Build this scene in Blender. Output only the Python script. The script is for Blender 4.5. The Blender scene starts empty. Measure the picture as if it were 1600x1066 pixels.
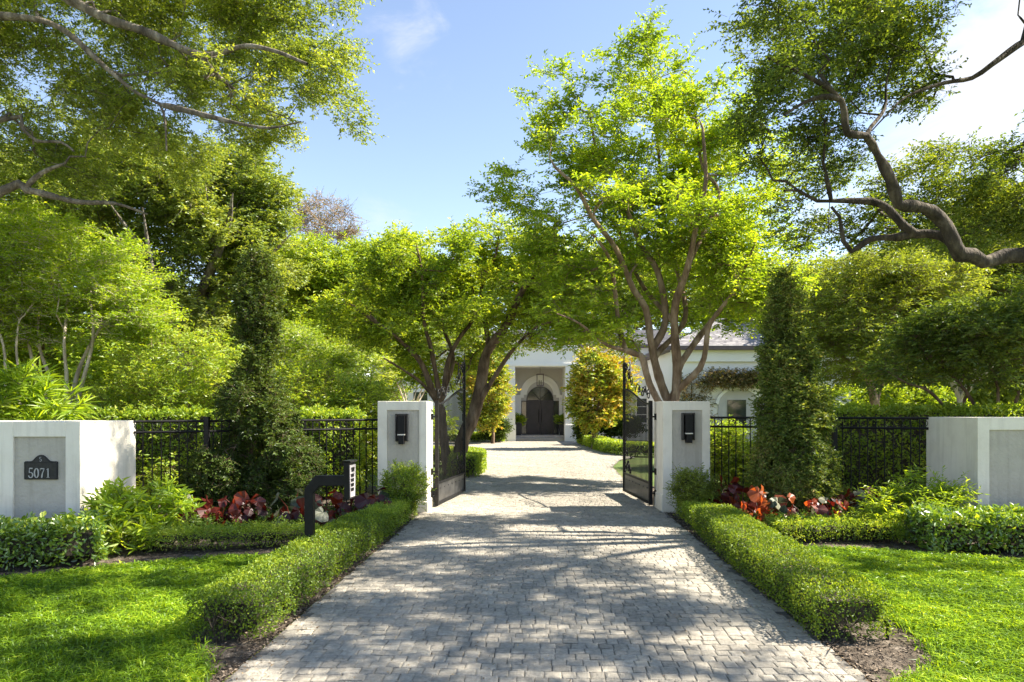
import bpy, math, random
import numpy as np
from mathutils import Vector, Matrix

# ------------------------------------------------------------------ camera, sky, sun, exposure
sc = bpy.context.scene
F = 1067.0; CX = 800.0; HY = 645.0; EYE = 1.65
cd = bpy.data.cameras.new("camera"); cam = bpy.data.objects.new("camera", cd)
sc.collection.objects.link(cam); sc.camera = cam
cd.lens = 24.0; cd.sensor_width = 36.0; cd.shift_y = (HY - 533.0) / 1600.0
cd.clip_start = 0.1; cd.clip_end = 2000
cam.location = (0, 0, EYE); cam.rotation_euler = (math.radians(90), 0, 0)

SUN_EL, SUN_AZ = 44.5, 1.5          # azimuth measured from +X (right) towards +Y (ahead)
ce, se = math.cos(math.radians(SUN_EL)), math.sin(math.radians(SUN_EL))
sundir = Vector((ce * math.cos(math.radians(SUN_AZ)), ce * math.sin(math.radians(SUN_AZ)), se))
w = bpy.data.worlds.new("World"); sc.world = w; w.use_nodes = True
nt = w.node_tree; nt.nodes.clear()
out = nt.nodes.new("ShaderNodeOutputWorld"); bg = nt.nodes.new("ShaderNodeBackground")
sky = nt.nodes.new("ShaderNodeTexSky"); sky.sky_type = 'NISHITA'; sky.sun_disc = False
sky.sun_elevation = math.radians(SUN_EL); sky.sun_rotation = math.radians(90 - SUN_AZ)
sky.air_density = 1.0; sky.dust_density = 0.15; sky.ozone_density = 3.0; sky.altitude = 400
bg.inputs[1].default_value = 0.10
tc = nt.nodes.new("ShaderNodeTexCoord")
def cloud(direction, size, lo, hi, scale, seed):
    """soft cloud mask around a compass direction of the sky"""
    nz = nt.nodes.new("ShaderNodeTexNoise"); nz.inputs['Scale'].default_value = scale; nz.inputs['Detail'].default_value = 9
    nz.inputs['Roughness'].default_value = 0.62; nz.inputs['Distortion'].default_value = 0.5
    mp = nt.nodes.new("ShaderNodeMapping"); mp.inputs['Location'].default_value = (seed, seed * .3, 0); mp.inputs['Scale'].default_value = (1, 1, 2.2)
    nt.links.new(tc.outputs['Generated'], mp.inputs[0]); nt.links.new(mp.outputs[0], nz.inputs[0])
    dp = nt.nodes.new("ShaderNodeVectorMath"); dp.operation = 'DISTANCE'; dp.inputs[1].default_value = Vector(direction).normalized()
    nt.links.new(tc.outputs['Generated'], dp.inputs[0])
    mr = nt.nodes.new("ShaderNodeMapRange"); mr.inputs[1].default_value = 0; mr.inputs[2].default_value = size
    mr.inputs[3].default_value = 0.25; mr.inputs[4].default_value = -0.3
    nt.links.new(dp.outputs['Value'], mr.inputs[0])
    ad = nt.nodes.new("ShaderNodeMath"); nt.links.new(nz.outputs['Fac'], ad.inputs[0]); nt.links.new(mr.outputs[0], ad.inputs[1])
    m2 = nt.nodes.new("ShaderNodeMapRange"); m2.interpolation_type = 'SMOOTHSTEP'; m2.inputs[1].default_value = lo; m2.inputs[2].default_value = hi
    nt.links.new(ad.outputs[0], m2.inputs[0]); return m2.outputs[0]
def pdir(px, py): return ((px - CX) / F, 1.0, (HY - py) / F)
m1 = cloud(pdir(1590, 130), 0.36, 0.44, 0.80, 4.0, 2.0)
m2 = cloud(pdir(625, 70), 0.16, 0.55, 1.15, 9.0, 7.7)
m3 = cloud(pdir(590, 345), 0.12, 0.55, 1.4, 8.0, 4.1)
mx = nt.nodes.new("ShaderNodeMath"); mx.operation = 'MAXIMUM'; nt.links.new(m1, mx.inputs[0]); nt.links.new(m2, mx.inputs[1])
mx2 = nt.nodes.new("ShaderNodeMath"); mx2.operation = 'MAXIMUM'; nt.links.new(mx.outputs[0], mx2.inputs[0]); nt.links.new(m3, mx2.inputs[1])
mix = nt.nodes.new("ShaderNodeMixRGB"); mix.inputs[2].default_value = (3.0, 3.05, 3.2, 1)
nt.links.new(mx2.outputs[0], mix.inputs[0]); wb = nt.nodes.new("ShaderNodeMixRGB"); wb.blend_type = 'MULTIPLY'; wb.inputs[0].default_value = 1; wb.inputs[2].default_value = (1.15, .955, .83, 1)
nt.links.new(sky.outputs[0], wb.inputs[1]); nt.links.new(wb.outputs[0], mix.inputs[1]); nt.links.new(mix.outputs[0], bg.inputs[0]); nt.links.new(bg.outputs[0], out.inputs[0])
sl = bpy.data.lights.new("sun", 'SUN'); sl.energy = 5.0; sl.angle = math.radians(0.55); sl.color = (1.0, 0.90, 0.74)
so = bpy.data.objects.new("sun", sl); sc.collection.objects.link(so)
so.rotation_euler = sundir.to_track_quat('Z', 'Y').to_euler()
sc.view_settings.view_transform = 'Standard'; sc.view_settings.look = 'None'
sc.view_settings.exposure = 1.88; sc.view_settings.gamma = 1
sc.cycles.max_bounces = 7; sc.cycles.diffuse_bounces = 3; sc.cycles.transmission_bounces = 4; sc.cycles.glossy_bounces = 2
sc.cycles.sample_clamp_indirect = 8
sc.cycles.use_denoising = True

# ------------------------------------------------------------------ helpers
RS = np.random.RandomState
def P(px, py, d): return np.array(((px - CX) * d / F, d, EYE + (HY - py) * d / F))
def X(px, d): return (px - CX) * d / F
def link(o, parent=None):
    sc.collection.objects.link(o)
    if parent is not None: o.parent = parent
    return o
def tag(o, label=None, cat=None, group=None, kind=None):
    for k, v in (('label', label), ('category', cat), ('group', group), ('kind', kind)):
        if v: o[k] = v
    return o
def empty(name, loc, label, cat, group=None):
    o = bpy.data.objects.new(name, None); o.location = loc; link(o); o.empty_display_size = .2
    return tag(o, label, cat, group)

class Geo:
    """collects polygons of 3-4 corners into one mesh"""
    def __init__(s): s.v = []; s.f = []; s.n = 0; s.m = []; s.a = []; s.s = []
    def add(s, v, f, mat=0, a=0.5, smooth=False):
        v = np.asarray(v, dtype=np.float32).reshape(-1, 3); f = np.asarray(f, dtype=np.int64)
        if f.ndim == 1: f = f.reshape(1, -1)
        s.v.append(v); s.f.append(f + s.n); s.n += len(v)
        s.m.append(np.full(len(f), mat, np.int32)); s.s.append(np.full(len(f), smooth, bool))
        s.a.append(np.broadcast_to(np.asarray(a, np.float32), (len(f),)).copy())
    def box(s, x0, x1, y0, y1, z0, z1, mat=0, a=0.5):
        v = [(x, y, z) for x in (x0, x1) for y in (y0, y1) for z in (z0, z1)]
        s.add(v, [(0, 1, 3, 2), (4, 6, 7, 5), (0, 4, 5, 1), (2, 3, 7, 6), (0, 2, 6, 4), (1, 5, 7, 3)], mat, a)
    def tube(s, pts, r, sides=6, mat=0, cap=True, a=0.5):
        pts = np.asarray(pts, float); n = len(pts); r = np.broadcast_to(np.asarray(r, float), (n,))
        t = np.gradient(pts, axis=0); t /= np.linalg.norm(t, axis=1)[:, None] + 1e-9
        ref = np.array((0, 0, 1.)) if abs(t[0][2]) < .9 else np.array((1., 0, 0))
        u = np.zeros_like(pts); uu = np.cross(t[0], ref); uu /= np.linalg.norm(uu)
        for i in range(n):
            uu = uu - t[i] * np.dot(uu, t[i]); uu /= np.linalg.norm(uu) + 1e-9; u[i] = uu
        vv = np.cross(t, u); ang = np.arange(sides) * 2 * math.pi / sides
        ring = pts[:, None] + r[:, None, None] * (u[:, None] * np.cos(ang)[None, :, None] + vv[:, None] * np.sin(ang)[None, :, None])
        i = np.arange(n - 1)[:, None] * sides; j = np.arange(sides)[None]; j2 = (j + 1) % sides
        f = np.stack([i + j, i + j2, i + sides + j2, i + sides + j], -1).reshape(-1, 4)
        s.add(ring.reshape(-1, 3), f, mat, a, True)
        if cap:
            for k, e in ((0, 0), (n - 1, 1)):
                c = pts[k]; rg = ring[k]
                f = [(0, 1 + (q + 1) % sides, 1 + q) if e == 0 else (0, 1 + q, 1 + (q + 1) % sides) for q in range(sides)]
                s.add(np.vstack([c, rg]), f, mat, a)
    def build(s, name, mats, parent=None, bevel=0, loc=None):
        me = bpy.data.meshes.new(name)
        V = np.concatenate(s.v); me.vertices.add(len(V))
        if loc is not None: V = V - np.asarray(loc, np.float32)
        me.vertices.foreach_set('co', V.ravel())
        tot = np.concatenate([np.full(len(f), f.shape[1]) for f in s.f]); idx = np.concatenate([f.ravel() for f in s.f])
        me.loops.add(len(idx)); me.polygons.add(len(tot))
        me.loops.foreach_set('vertex_index', idx.astype(np.int32))
        st = np.concatenate([[0], np.cumsum(tot)[:-1]]).astype(np.int32)
        me.polygons.foreach_set('loop_start', st); me.polygons.foreach_set('loop_total', tot.astype(np.int32))
        me.polygons.foreach_set('material_index', np.concatenate(s.m)); me.polygons.foreach_set('use_smooth', np.concatenate(s.s))
        at = me.attributes.new('tone', 'FLOAT', 'FACE'); at.data.foreach_set('value', np.concatenate(s.a))
        me.update(calc_edges=True)
        for m in (mats if isinstance(mats, (list, tuple)) else [mats]): me.materials.append(m)
        o = bpy.data.objects.new(name, me); link(o, parent)
        if loc is not None: o.location = loc
        if bevel:
            b = o.modifiers.new('bevel', 'BEVEL'); b.width = bevel; b.segments = 2; b.limit_method = 'ANGLE'; b.angle_limit = .6
        return o
def child(g, name, mats, parent, bevel=0):
    """geometry given in world coordinates, parented to an empty (no rotation)"""
    o = g.build(name, mats, None, bevel); o.parent = parent; o.matrix_parent_inverse = Matrix.Translation(parent.location).inverted()
    return o
def base_empty(name, loc, *a): return empty(name, tuple(float(q) for q in loc), *a)

# ------------------------------------------------------------------ materials
def newmat(name):
    m = bpy.data.materials.new(name); m.use_nodes = True; t = m.node_tree; t.nodes.clear()
    o = t.nodes.new("ShaderNodeOutputMaterial"); return m, t, o
def ramp(t, fac, stops):
    r = t.nodes.new("ShaderNodeValToRGB"); e = r.color_ramp.elements
    while len(e) < len(stops): e.new(0.5)
    for k, (p, c) in enumerate(stops): e[k].position = p; e[k].color = (*c, 1)
    t.links.new(fac, r.inputs[0]); return r.outputs[0]
def leafmat(name, cols, trans=0.42, tint=(1.9, 1.65, .5), gloss=.03, rough=.42):
    m, t, o = newmat(name)
    at = t.nodes.new("ShaderNodeAttribute"); at.attribute_name = 'tone'
    n = len(cols); c = ramp(t, at.outputs['Fac'], [(i / (n - 1), q) for i, q in enumerate(cols)])
    d = t.nodes.new("ShaderNodeBsdfDiffuse"); tr = t.nodes.new("ShaderNodeBsdfTranslucent"); g = t.nodes.new("ShaderNodeBsdfGlossy")
    g.inputs['Roughness'].default_value = rough; g.inputs[0].default_value = (.9, .95, 1, 1)
    mu = t.nodes.new("ShaderNodeMixRGB"); mu.blend_type = 'MULTIPLY'; mu.inputs[0].default_value = 1; mu.inputs[2].default_value = (*tint, 1)
    t.links.new(c, mu.inputs[1]); t.links.new(c, d.inputs[0]); t.links.new(mu.outputs[0], tr.inputs[0])
    a = t.nodes.new("ShaderNodeMixShader"); a.inputs[0].default_value = trans; t.links.new(d.outputs[0], a.inputs[1]); t.links.new(tr.outputs[0], a.inputs[2])
    b = t.nodes.new("ShaderNodeMixShader"); b.inputs[0].default_value = gloss; t.links.new(a.outputs[0], b.inputs[1]); t.links.new(g.outputs[0], b.inputs[2])
    t.links.new(b.outputs[0], o.inputs[0]); return m
def surf(name, stops, scale=5, rough=.8, bump=.3, bdist=.01, detail=8, spec=.3, metal=0, bscale=None, stretch=(1, 1, 1), tone=0):
    m, t, o = newmat(name)
    tc = t.nodes.new("ShaderNodeTexCoord"); mp = t.nodes.new("ShaderNodeMapping"); mp.inputs['Scale'].default_value = stretch
    gp = t.nodes.new("ShaderNodeNewGeometry"); t.links.new(gp.outputs['Position'], mp.inputs[0])
    n = t.nodes.new("ShaderNodeTexNoise"); n.inputs['Scale'].default_value = scale; n.inputs['Detail'].default_value = detail
    n.inputs['Roughness'].default_value = .6; t.links.new(mp.outputs[0], n.inputs[0])
    fac = n.outputs['Fac']
    if tone:
        at = t.nodes.new("ShaderNodeAttribute"); at.attribute_name = 'tone'
        mm = t.nodes.new("ShaderNodeMix"); mm.data_type = 'FLOAT'; mm.inputs[0].default_value = tone
        t.links.new(fac, mm.inputs[2]); t.links.new(at.outputs['Fac'], mm.inputs[3]); fac = mm.outputs[0]
    c = ramp(t, fac, stops)
    p = t.nodes.new("ShaderNodeBsdfPrincipled"); p.inputs['Roughness'].default_value = rough; p.inputs['Metallic'].default_value = metal
    p.inputs['Specular IOR Level'].default_value = spec; t.links.new(c, p.inputs['Base Color'])
    if bump:
        n2 = t.nodes.new("ShaderNodeTexNoise"); n2.inputs['Scale'].default_value = bscale or scale * 6; n2.inputs['Detail'].default_value = 6
        t.links.new(mp.outputs[0], n2.inputs[0])
        b = t.nodes.new("ShaderNodeBump"); b.inputs['Strength'].default_value = bump; b.inputs['Distance'].default_value = bdist
        t.links.new(n2.outputs['Fac'], b.inputs['Height']); t.links.new(b.outputs[0], p.inputs['Normal'])
    t.links.new(p.outputs[0], o.inputs[0]); return m
def dirty(m, amt=.5):
    """soil splash near the ground and faint rain streaks, added to a wall material"""
    t = m.node_tree; p = [n for n in t.nodes if n.type == 'BSDF_PRINCIPLED'][0]; src = p.inputs['Base Color'].links[0].from_socket
    gp = t.nodes.new('ShaderNodeNewGeometry'); sp = t.nodes.new('ShaderNodeSeparateXYZ'); t.links.new(gp.outputs['Position'], sp.inputs[0])
    mp = t.nodes.new('ShaderNodeMapping'); mp.inputs['Scale'].default_value = (16, 16, .9); t.links.new(gp.outputs['Position'], mp.inputs[0])
    n = t.nodes.new('ShaderNodeTexNoise'); n.inputs['Scale'].default_value = 1; n.inputs['Detail'].default_value = 6; t.links.new(mp.outputs[0], n.inputs[0])
    st = t.nodes.new('ShaderNodeMapRange'); st.inputs[1].default_value = .52; st.inputs[2].default_value = .78; st.inputs[4].default_value = amt * .55; t.links.new(n.outputs['Fac'], st.inputs[0])
    zz = t.nodes.new('ShaderNodeMapRange'); zz.inputs[1].default_value = 0; zz.inputs[2].default_value = .45; zz.inputs[3].default_value = amt; zz.inputs[4].default_value = 0; t.links.new(sp.outputs[2], zz.inputs[0])
    n2 = t.nodes.new('ShaderNodeTexNoise'); n2.inputs['Scale'].default_value = 7; n2.inputs['Detail'].default_value = 6; t.links.new(gp.outputs['Position'], n2.inputs[0])
    mu = t.nodes.new('ShaderNodeMath'); mu.operation = 'MULTIPLY'; t.links.new(zz.outputs[0], mu.inputs[0]); t.links.new(n2.outputs['Fac'], mu.inputs[1])
    mx_ = t.nodes.new('ShaderNodeMath'); mx_.operation = 'MAXIMUM'; t.links.new(mu.outputs[0], mx_.inputs[0]); t.links.new(st.outputs[0], mx_.inputs[1])
    c = t.nodes.new('ShaderNodeMixRGB'); c.inputs[2].default_value = (.20, .17, .13, 1); t.links.new(mx_.outputs[0], c.inputs[0]); t.links.new(src, c.inputs[1]); t.links.new(c.outputs[0], p.inputs['Base Color'])
M = {}
M['stucco'] = surf('white_stucco', [(.25, (.66, .61, .52)), (.5, (.78, .735, .64)), (.75, (.83, .79, .70))], 2.2, .9, .55, .006, bscale=42)
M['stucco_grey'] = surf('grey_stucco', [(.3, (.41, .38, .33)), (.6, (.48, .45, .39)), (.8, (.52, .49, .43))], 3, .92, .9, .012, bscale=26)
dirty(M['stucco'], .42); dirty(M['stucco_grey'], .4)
M['house'] = surf('house_paint', [(.3, (.84, .82, .77)), (.7, (.90, .88, .84))], .8, .85, .15, .004, bscale=30)
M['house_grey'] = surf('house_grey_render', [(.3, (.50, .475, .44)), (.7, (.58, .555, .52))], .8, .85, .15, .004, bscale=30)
M['black'] = surf('black_metal', [(.3, (.006, .006, .007)), (.7, (.014, .014, .015))], 12, .5, .15, .002, spec=.18)
M['black_panel'] = surf('worn_black_metal', [(.35, (.02, .02, .021)), (.65, (.06, .06, .06))], 7, .35, .2, .002, spec=.6)
M['fixture'] = surf('fixture_metal', [(.3, (.018, .018, .02)), (.7, (.03, .03, .034))], 12, .35, .05, .001, spec=.4, metal=.2)
M['plaque'] = surf('cast_plaque', [(.3, (.012, .013, .014)), (.7, (.03, .03, .032))], 30, .5, .4, .003)
M['numeral'] = surf('pewter', [(.3, (.30, .30, .30)), (.7, (.44, .44, .43))], 30, .5, .1, .001)
M['plate'] = surf('steel_plate', [(.3, (.50, .49, .46)), (.7, (.66, .65, .62))], 20, .35, .05, .001, metal=.3)
M['door'] = surf('door_paint', [(.3, (.045, .038, .042)), (.7, (.07, .06, .065))], 3, .4, .1, .002)
M['glass'] = surf('dark_glass', [(.3, (.02, .026, .03)), (.7, (.05, .06, .06))], 2, .08, 0, spec=.8)
M['roof'] = surf('slate_tiles', [(.25, (.20, .19, .20)), (.5, (.32, .31, .32)), (.75, (.42, .41, .41))], 1.5, .8, .3, .01, tone=.6)
M['gutter'] = surf('brown_gutter', [(.3, (.12, .09, .09)), (.7, (.17, .13, .13))], 3, .6, .1, .002)
M['soil'] = surf('soil_mulch', [(.3, (.035, .027, .020)), (.5, (.085, .068, .052)), (.72, (.20, .17, .14))], 9, .95, 1, .03, bscale=40)
M['sand'] = surf('joint_sand', [(.3, (.09, .085, .078)), (.7, (.17, .16, .145))], 14, .95, .8, .01, bscale=60)
M['paver'] = surf('tumbled_pavers', [(.22, (.13, .120, .102)), (.40, (.245, .227, .193)), (.58, (.35, .325, .277)), (.8, (.50, .467, .40))], 26, .9, 1.0, .010, bscale=95, tone=.30)
M['stone'] = surf('entry_stone', [(.3, (.35, .31, .28)), (.7, (.50, .46, .42))], 4, .8, .2, .005)
M['lawnbase'] = surf('lawn_soil', [(.3, (.03, .05, .012)), (.7, (.07, .10, .025))], 8, .95, .8, .02, bscale=50)
M['farground'] = surf('garden_ground', [(.3, (.05, .09, .018)), (.5, (.09, .13, .03)), (.7, (.14, .12, .06))], .8, .95, .8, .03, bscale=20)
M['pot'] = surf('black_pot', [(.3, (.02, .02, .022)), (.7, (.04, .04, .045))], 9, .5, .1, .002)
def bark(name, a, b, c, bump=1.0, sc_=9): return surf(name, [(.32, a), (.5, b), (.7, c)], sc_, .92, bump, .03, bscale=sc_ * 3.2, stretch=(1, 1, .35))
M['bark_oak'] = bark('oak_bark', (.018, .015, .012), (.055, .045, .036), (.14, .12, .09), 1.3, 7)
M['bark_grey'] = bark('pale_oak_bark', (.05, .042, .035), (.14, .12, .10), (.32, .29, .25), 1.3, 7)
M['bark_crape'] = bark('crape_bark', (.10, .065, .042), (.22, .155, .105), (.38, .30, .22), .7, 6)
M['bark_brown'] = bark('brown_bark', (.05, .034, .024), (.13, .09, .06), (.24, .18, .13), .8, 7)
M['bark_pale'] = bark('pale_myrtle_bark', (.24, .19, .14), (.42, .36, .29), (.60, .54, .46), .6, 6)
M['twig'] = bark('hedge_twigs', (.02, .017, .012), (.05, .042, .03), (.10, .085, .06), .8, 20)
M['stemgreen'] = surf('green_stem', [(.3, (.05, .07, .02)), (.7, (.12, .12, .05))], 10, .7, .2, .002)
M['leaf_oakL'] = leafmat('oak_leaf', [(0.082, 0.132, 0.024), (0.177, 0.253, 0.040), (0.283, 0.365, 0.052), (0.472, 0.506, 0.103)], .42)
M['leaf_oakR'] = leafmat('dark_oak_leaf', [(0.044, 0.081, 0.023), (0.088, 0.147, 0.031), (0.158, 0.235, 0.031), (0.299, 0.353, 0.042)], .40)
M['leaf_bgoak'] = leafmat('far_oak_leaf', [(0.085, 0.137, 0.025), (0.153, 0.225, 0.041), (0.237, 0.306, 0.060), (0.374, 0.419, 0.122)], .42)
M['leaf_crape'] = leafmat('crape_leaf', [(0.101, 0.171, 0.019), (0.182, 0.296, 0.025), (0.283, 0.404, 0.030), (0.485, 0.559, 0.053)], .5)
M['leaf_crape2'] = leafmat('shade_crape_leaf', [(0.086, 0.149, 0.021), (0.171, 0.280, 0.028), (0.294, 0.392, 0.033), (0.496, 0.559, 0.053)], .48)
M['leaf_bright'] = leafmat('bright_leaf', [(0.110, 0.190, 0.020), (0.183, 0.290, 0.032), (0.293, 0.402, 0.041), (0.440, 0.491, 0.085)], .48)
M['leaf_olive'] = leafmat('olive_leaf', [(0.084, 0.131, 0.017), (0.141, 0.197, 0.026), (0.206, 0.273, 0.039), (0.300, 0.361, 0.067)], .45)
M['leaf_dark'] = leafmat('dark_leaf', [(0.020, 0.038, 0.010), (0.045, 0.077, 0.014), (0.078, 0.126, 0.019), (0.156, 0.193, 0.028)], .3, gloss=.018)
M['leaf_vine'] = leafmat('column_leaf', [(.035, .07, .018), (.075, .13, .025), (.13, .19, .035), (.21, .26, .06), (.34, .27, .10)], .35, gloss=.018)
M['leaf_box'] = leafmat('boxwood_leaf', [(0.043, 0.079, 0.013), (0.094, 0.161, 0.018), (0.173, 0.262, 0.022), (0.345, 0.422, 0.038)], .38, gloss=.02)
M['leaf_magnolia'] = leafmat('magnolia_leaf', [(.05, .10, .015), (.13, .21, .02), (.26, .35, .03), (.42, .46, .05), (.50, .42, .05), (.48, .28, .04), (.46, .48, .16)], .4, (1.4, 1.3, .5))
M['leaf_glossy'] = leafmat('glossy_shrub_leaf', [(0.054, 0.097, 0.017), (0.106, 0.194, 0.020), (0.191, 0.308, 0.027), (0.468, 0.518, 0.056)], .32, gloss=.07, rough=.33)
M['leaf_red'] = leafmat('red_leaf', [(0.054, 0.006, 0.004), (0.108, 0.014, 0.007), (0.192, 0.032, 0.010), (0.330, 0.083, 0.017)], .5, (1.5, 1.1, .8))
M['leaf_silver'] = leafmat('silver_leaf', [(0.027, 0.039, 0.021), (0.072, 0.088, 0.054), (0.180, 0.185, 0.124), (0.279, 0.283, 0.198)], .3, (1, 1, .8))
M['leaf_vinewall'] = leafmat('wall_vine_leaf', [(.07, .09, .03), (.14, .15, .05), (.26, .20, .09), (.36, .24, .12)], .35)
M['grass'] = leafmat('grass_blade', [(0.073, 0.143, 0.020), (0.091, 0.176, 0.011), (0.182, 0.319, 0.015), (0.305, 0.462, 0.022), (0.487, 0.574, 0.050)], .45, (1.6, 1.35, .5), gloss=.02)
M['dryleaf'] = leafmat('dry_leaf', [(.10, .06, .03), (.20, .13, .07), (.34, .25, .14), (.45, .36, .24)], .2, (1.2, 1, .8))
M['chips'] = surf('bark_chips', [(.2, (.03, .022, .016)), (.5, (.09, .068, .05)), (.8, (.26, .21, .16))], 20, .95, .4, .004, tone=.7)

# ------------------------------------------------------------------ foliage machinery
def norm(a): return a / (np.linalg.norm(a, axis=-1, keepdims=True) + 1e-9)
def wob(p, s, seed=0.):
    """smooth pseudo noise, about -1..1"""
    x, y, z = (p * s).T
    return (np.sin(1.7 * x + 2.3 * y + seed) + np.sin(2.9 * y - 1.3 * z + 2.1 * seed) + np.sin(2.1 * z + 1.9 * x + 4 + seed) + np.sin(4.3 * x - 3.7 * z + 3.1 * y + seed * 3)) / 4
def put_leaves(g, b, d, n, L, W, tone, six=False, mat=0, fold=.18, droop=.12):
    N = len(b); d = norm(d); sd = norm(np.cross(d, n)); n = np.cross(sd, d)
    L = np.broadcast_to(L, (N,))[:, None]; W = np.broadcast_to(W, (N,))[:, None]
    if not six:
        v = np.stack([b, b + .45 * L * d + .5 * W * sd + fold * W * n, b + L * d - droop * L * n, b + .45 * L * d - .5 * W * sd + fold * W * n], 1)
        f = np.arange(N)[:, None] * 4 + np.arange(4)[None]
        g.add(v.reshape(-1, 3), f, mat, tone)
    else:
        def q(t, s, k=1): return b + t * L * d + s * .5 * W * sd + (fold * abs(s) * W - droop * t * t * L) * n
        v = np.stack([b, q(.28, .85), q(.66, .9), b + L * d - droop * L * n, q(.66, -.9), q(.28, -.85)], 1)
        o = np.arange(N)[:, None] * 6
        f = np.concatenate([o + np.array([[0, 1, 2, 3]]), o + np.array([[0, 3, 4, 5]])])
        g.add(v.reshape(-1, 3), f, mat, np.concatenate([np.broadcast_to(tone, (N,))] * 2))
def prisms(g, a, b, r0, r1, mat=0):
    """thin three sided twigs, many at once"""
    N = len(a); d = norm(b - a); ref = np.where(np.abs(d[:, 2:3]) < .9, np.array([[0, 0, 1.]]), np.array([[1., 0, 0]]))
    u = norm(np.cross(d, ref)); v = np.cross(d, u); r0 = np.broadcast_to(r0, (N,))[:, None]; r1 = np.broadcast_to(r1, (N,))[:, None]
    vs = []
    for p, r in ((a, r0), (b, r1)):
        for k in range(3):
            an = k * 2.0944; vs.append(p + r * (math.cos(an) * u + math.sin(an) * v))
    V = np.stack(vs, 1); o = np.arange(N)[:, None] * 6
    f = np.concatenate([o + np.array([[k, (k + 1) % 3, 3 + (k + 1) % 3, 3 + k]]) for k in range(3)])
    g.add(V.reshape(-1, 3), f, mat)
def sprays(gl, gw, C, rs, spread, ntw, k, tl, L, W, flat=.7, droop=.15, up=.9, six=False, tone_c=None, out=None, twr=.003, tonej=.28, ang=.9):
    """leafy twigs round every clump centre"""
    N = len(C); T = N * ntw
    c = np.repeat(C, ntw, 0); tc_ = np.repeat(tone_c if tone_c is not None else rs.rand(N), ntw)
    spr = np.repeat(np.broadcast_to(spread, (N,)), ntw)[:, None]
    off = norm(rs.randn(T, 3)) * rs.rand(T, 1) ** .5; off[:, 2] *= flat; a = c + off * spr
    d = norm(off + rs.randn(T, 3) * .5 + (np.repeat(out, ntw, 0) * .6 if out is not None else 0)); d[:, 2] = d[:, 2] * flat - droop; d = norm(d)
    ln = tl * (.6 + .8 * rs.rand(T, 1)); b = a + d * ln
    if gw is not None and twr: prisms(gw, a - d * ln * .3, b, twr, twr * .4)
    t = (np.arange(k) + .4) / k; pos = a[:, None] + (b - a)[:, None] * t[None, :, None]
    pos = pos.reshape(-1, 3); M_ = len(pos); D = np.repeat(d, k, 0)
    side = norm(np.cross(D, np.array([[0, 0, 1.]]) + .3 * rs.randn(M_, 3)))
    sg = np.where(np.tile(np.arange(k), T) % 2 == 0, 1., -1.)[:, None]
    ld = norm(D * (1 - ang * .45) + side * sg * ang + rs.randn(M_, 3) * .28)
    nn = np.array([[0, 0, up]]) + rs.randn(M_, 3) * .55
    tone = np.clip(np.repeat(tc_, k) * .6 + .2 + (rs.rand(M_) - .5) * 2 * tonej, 0, 1)
    sz = .65 + .6 * rs.rand(M_)
    put_leaves(gl, pos, ld, nn, L * sz, W * sz, tone, six)
def catmull(p, step):
    p = np.asarray(p, float)
    if len(p) < 3:
        n = max(2, int(np.linalg.norm(p[1, :3] - p[0, :3]) / step) + 1); t = np.linspace(0, 1, n)[:, None]; return p[0] * (1 - t) + p[1] * t
    q = np.vstack([2 * p[0] - p[1], p, 2 * p[-1] - p[-2]]); o = []
    for i in range(1, len(q) - 2):
        n = max(1, int(round(np.linalg.norm(q[i + 1, :3] - q[i, :3]) / step)))
        for t in np.arange(n) / n:
            o.append(.5 * ((2 * q[i]) + (-q[i - 1] + q[i + 1]) * t + (2 * q[i - 1] - 5 * q[i] + 4 * q[i + 1] - q[i + 2]) * t * t + (-q[i - 1] + 3 * q[i] - 3 * q[i + 1] + q[i + 2]) * t ** 3))
    o.append(q[-2]); return np.array(o)
def sample_ells(ells, n, rs, gap=.35, gs=1.3, shell=.55, rough=.12, zmin=None):
    """clump centres inside a union of ellipsoids (centre, radii), with holes"""
    vol = np.array([np.prod(r) ** .8 for c, r in ells]); vol /= vol.sum(); out = []; got = 0; sd = rs.rand() * 9
    for _ in range(60):
        m = rs.choice(len(ells), n, p=vol); u = norm(rs.randn(n, 3))
        rad = np.where(rs.rand(n) < shell, .78 + .24 * rs.rand(n), rs.rand(n) ** (1 / 3.))[:, None]
        c = np.array([ells[i][0] for i in m]); r = np.array([ells[i][1] for i in m])
        p = c + u * r * rad * (1 + rough * wob(u * 3 + c, 1.0, sd))[:, None]
        keep = wob(p, gs, sd + 2) > -1 + 2 * gap * .5 + .0
        keep &= wob(p, gs, sd + 2) > (gap - .5)
        if zmin is not None: keep &= p[:, 2] > zmin
        out.append(p[keep]); got += keep.sum()
        if got >= n: break
    return np.concatenate(out)[:n]
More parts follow.
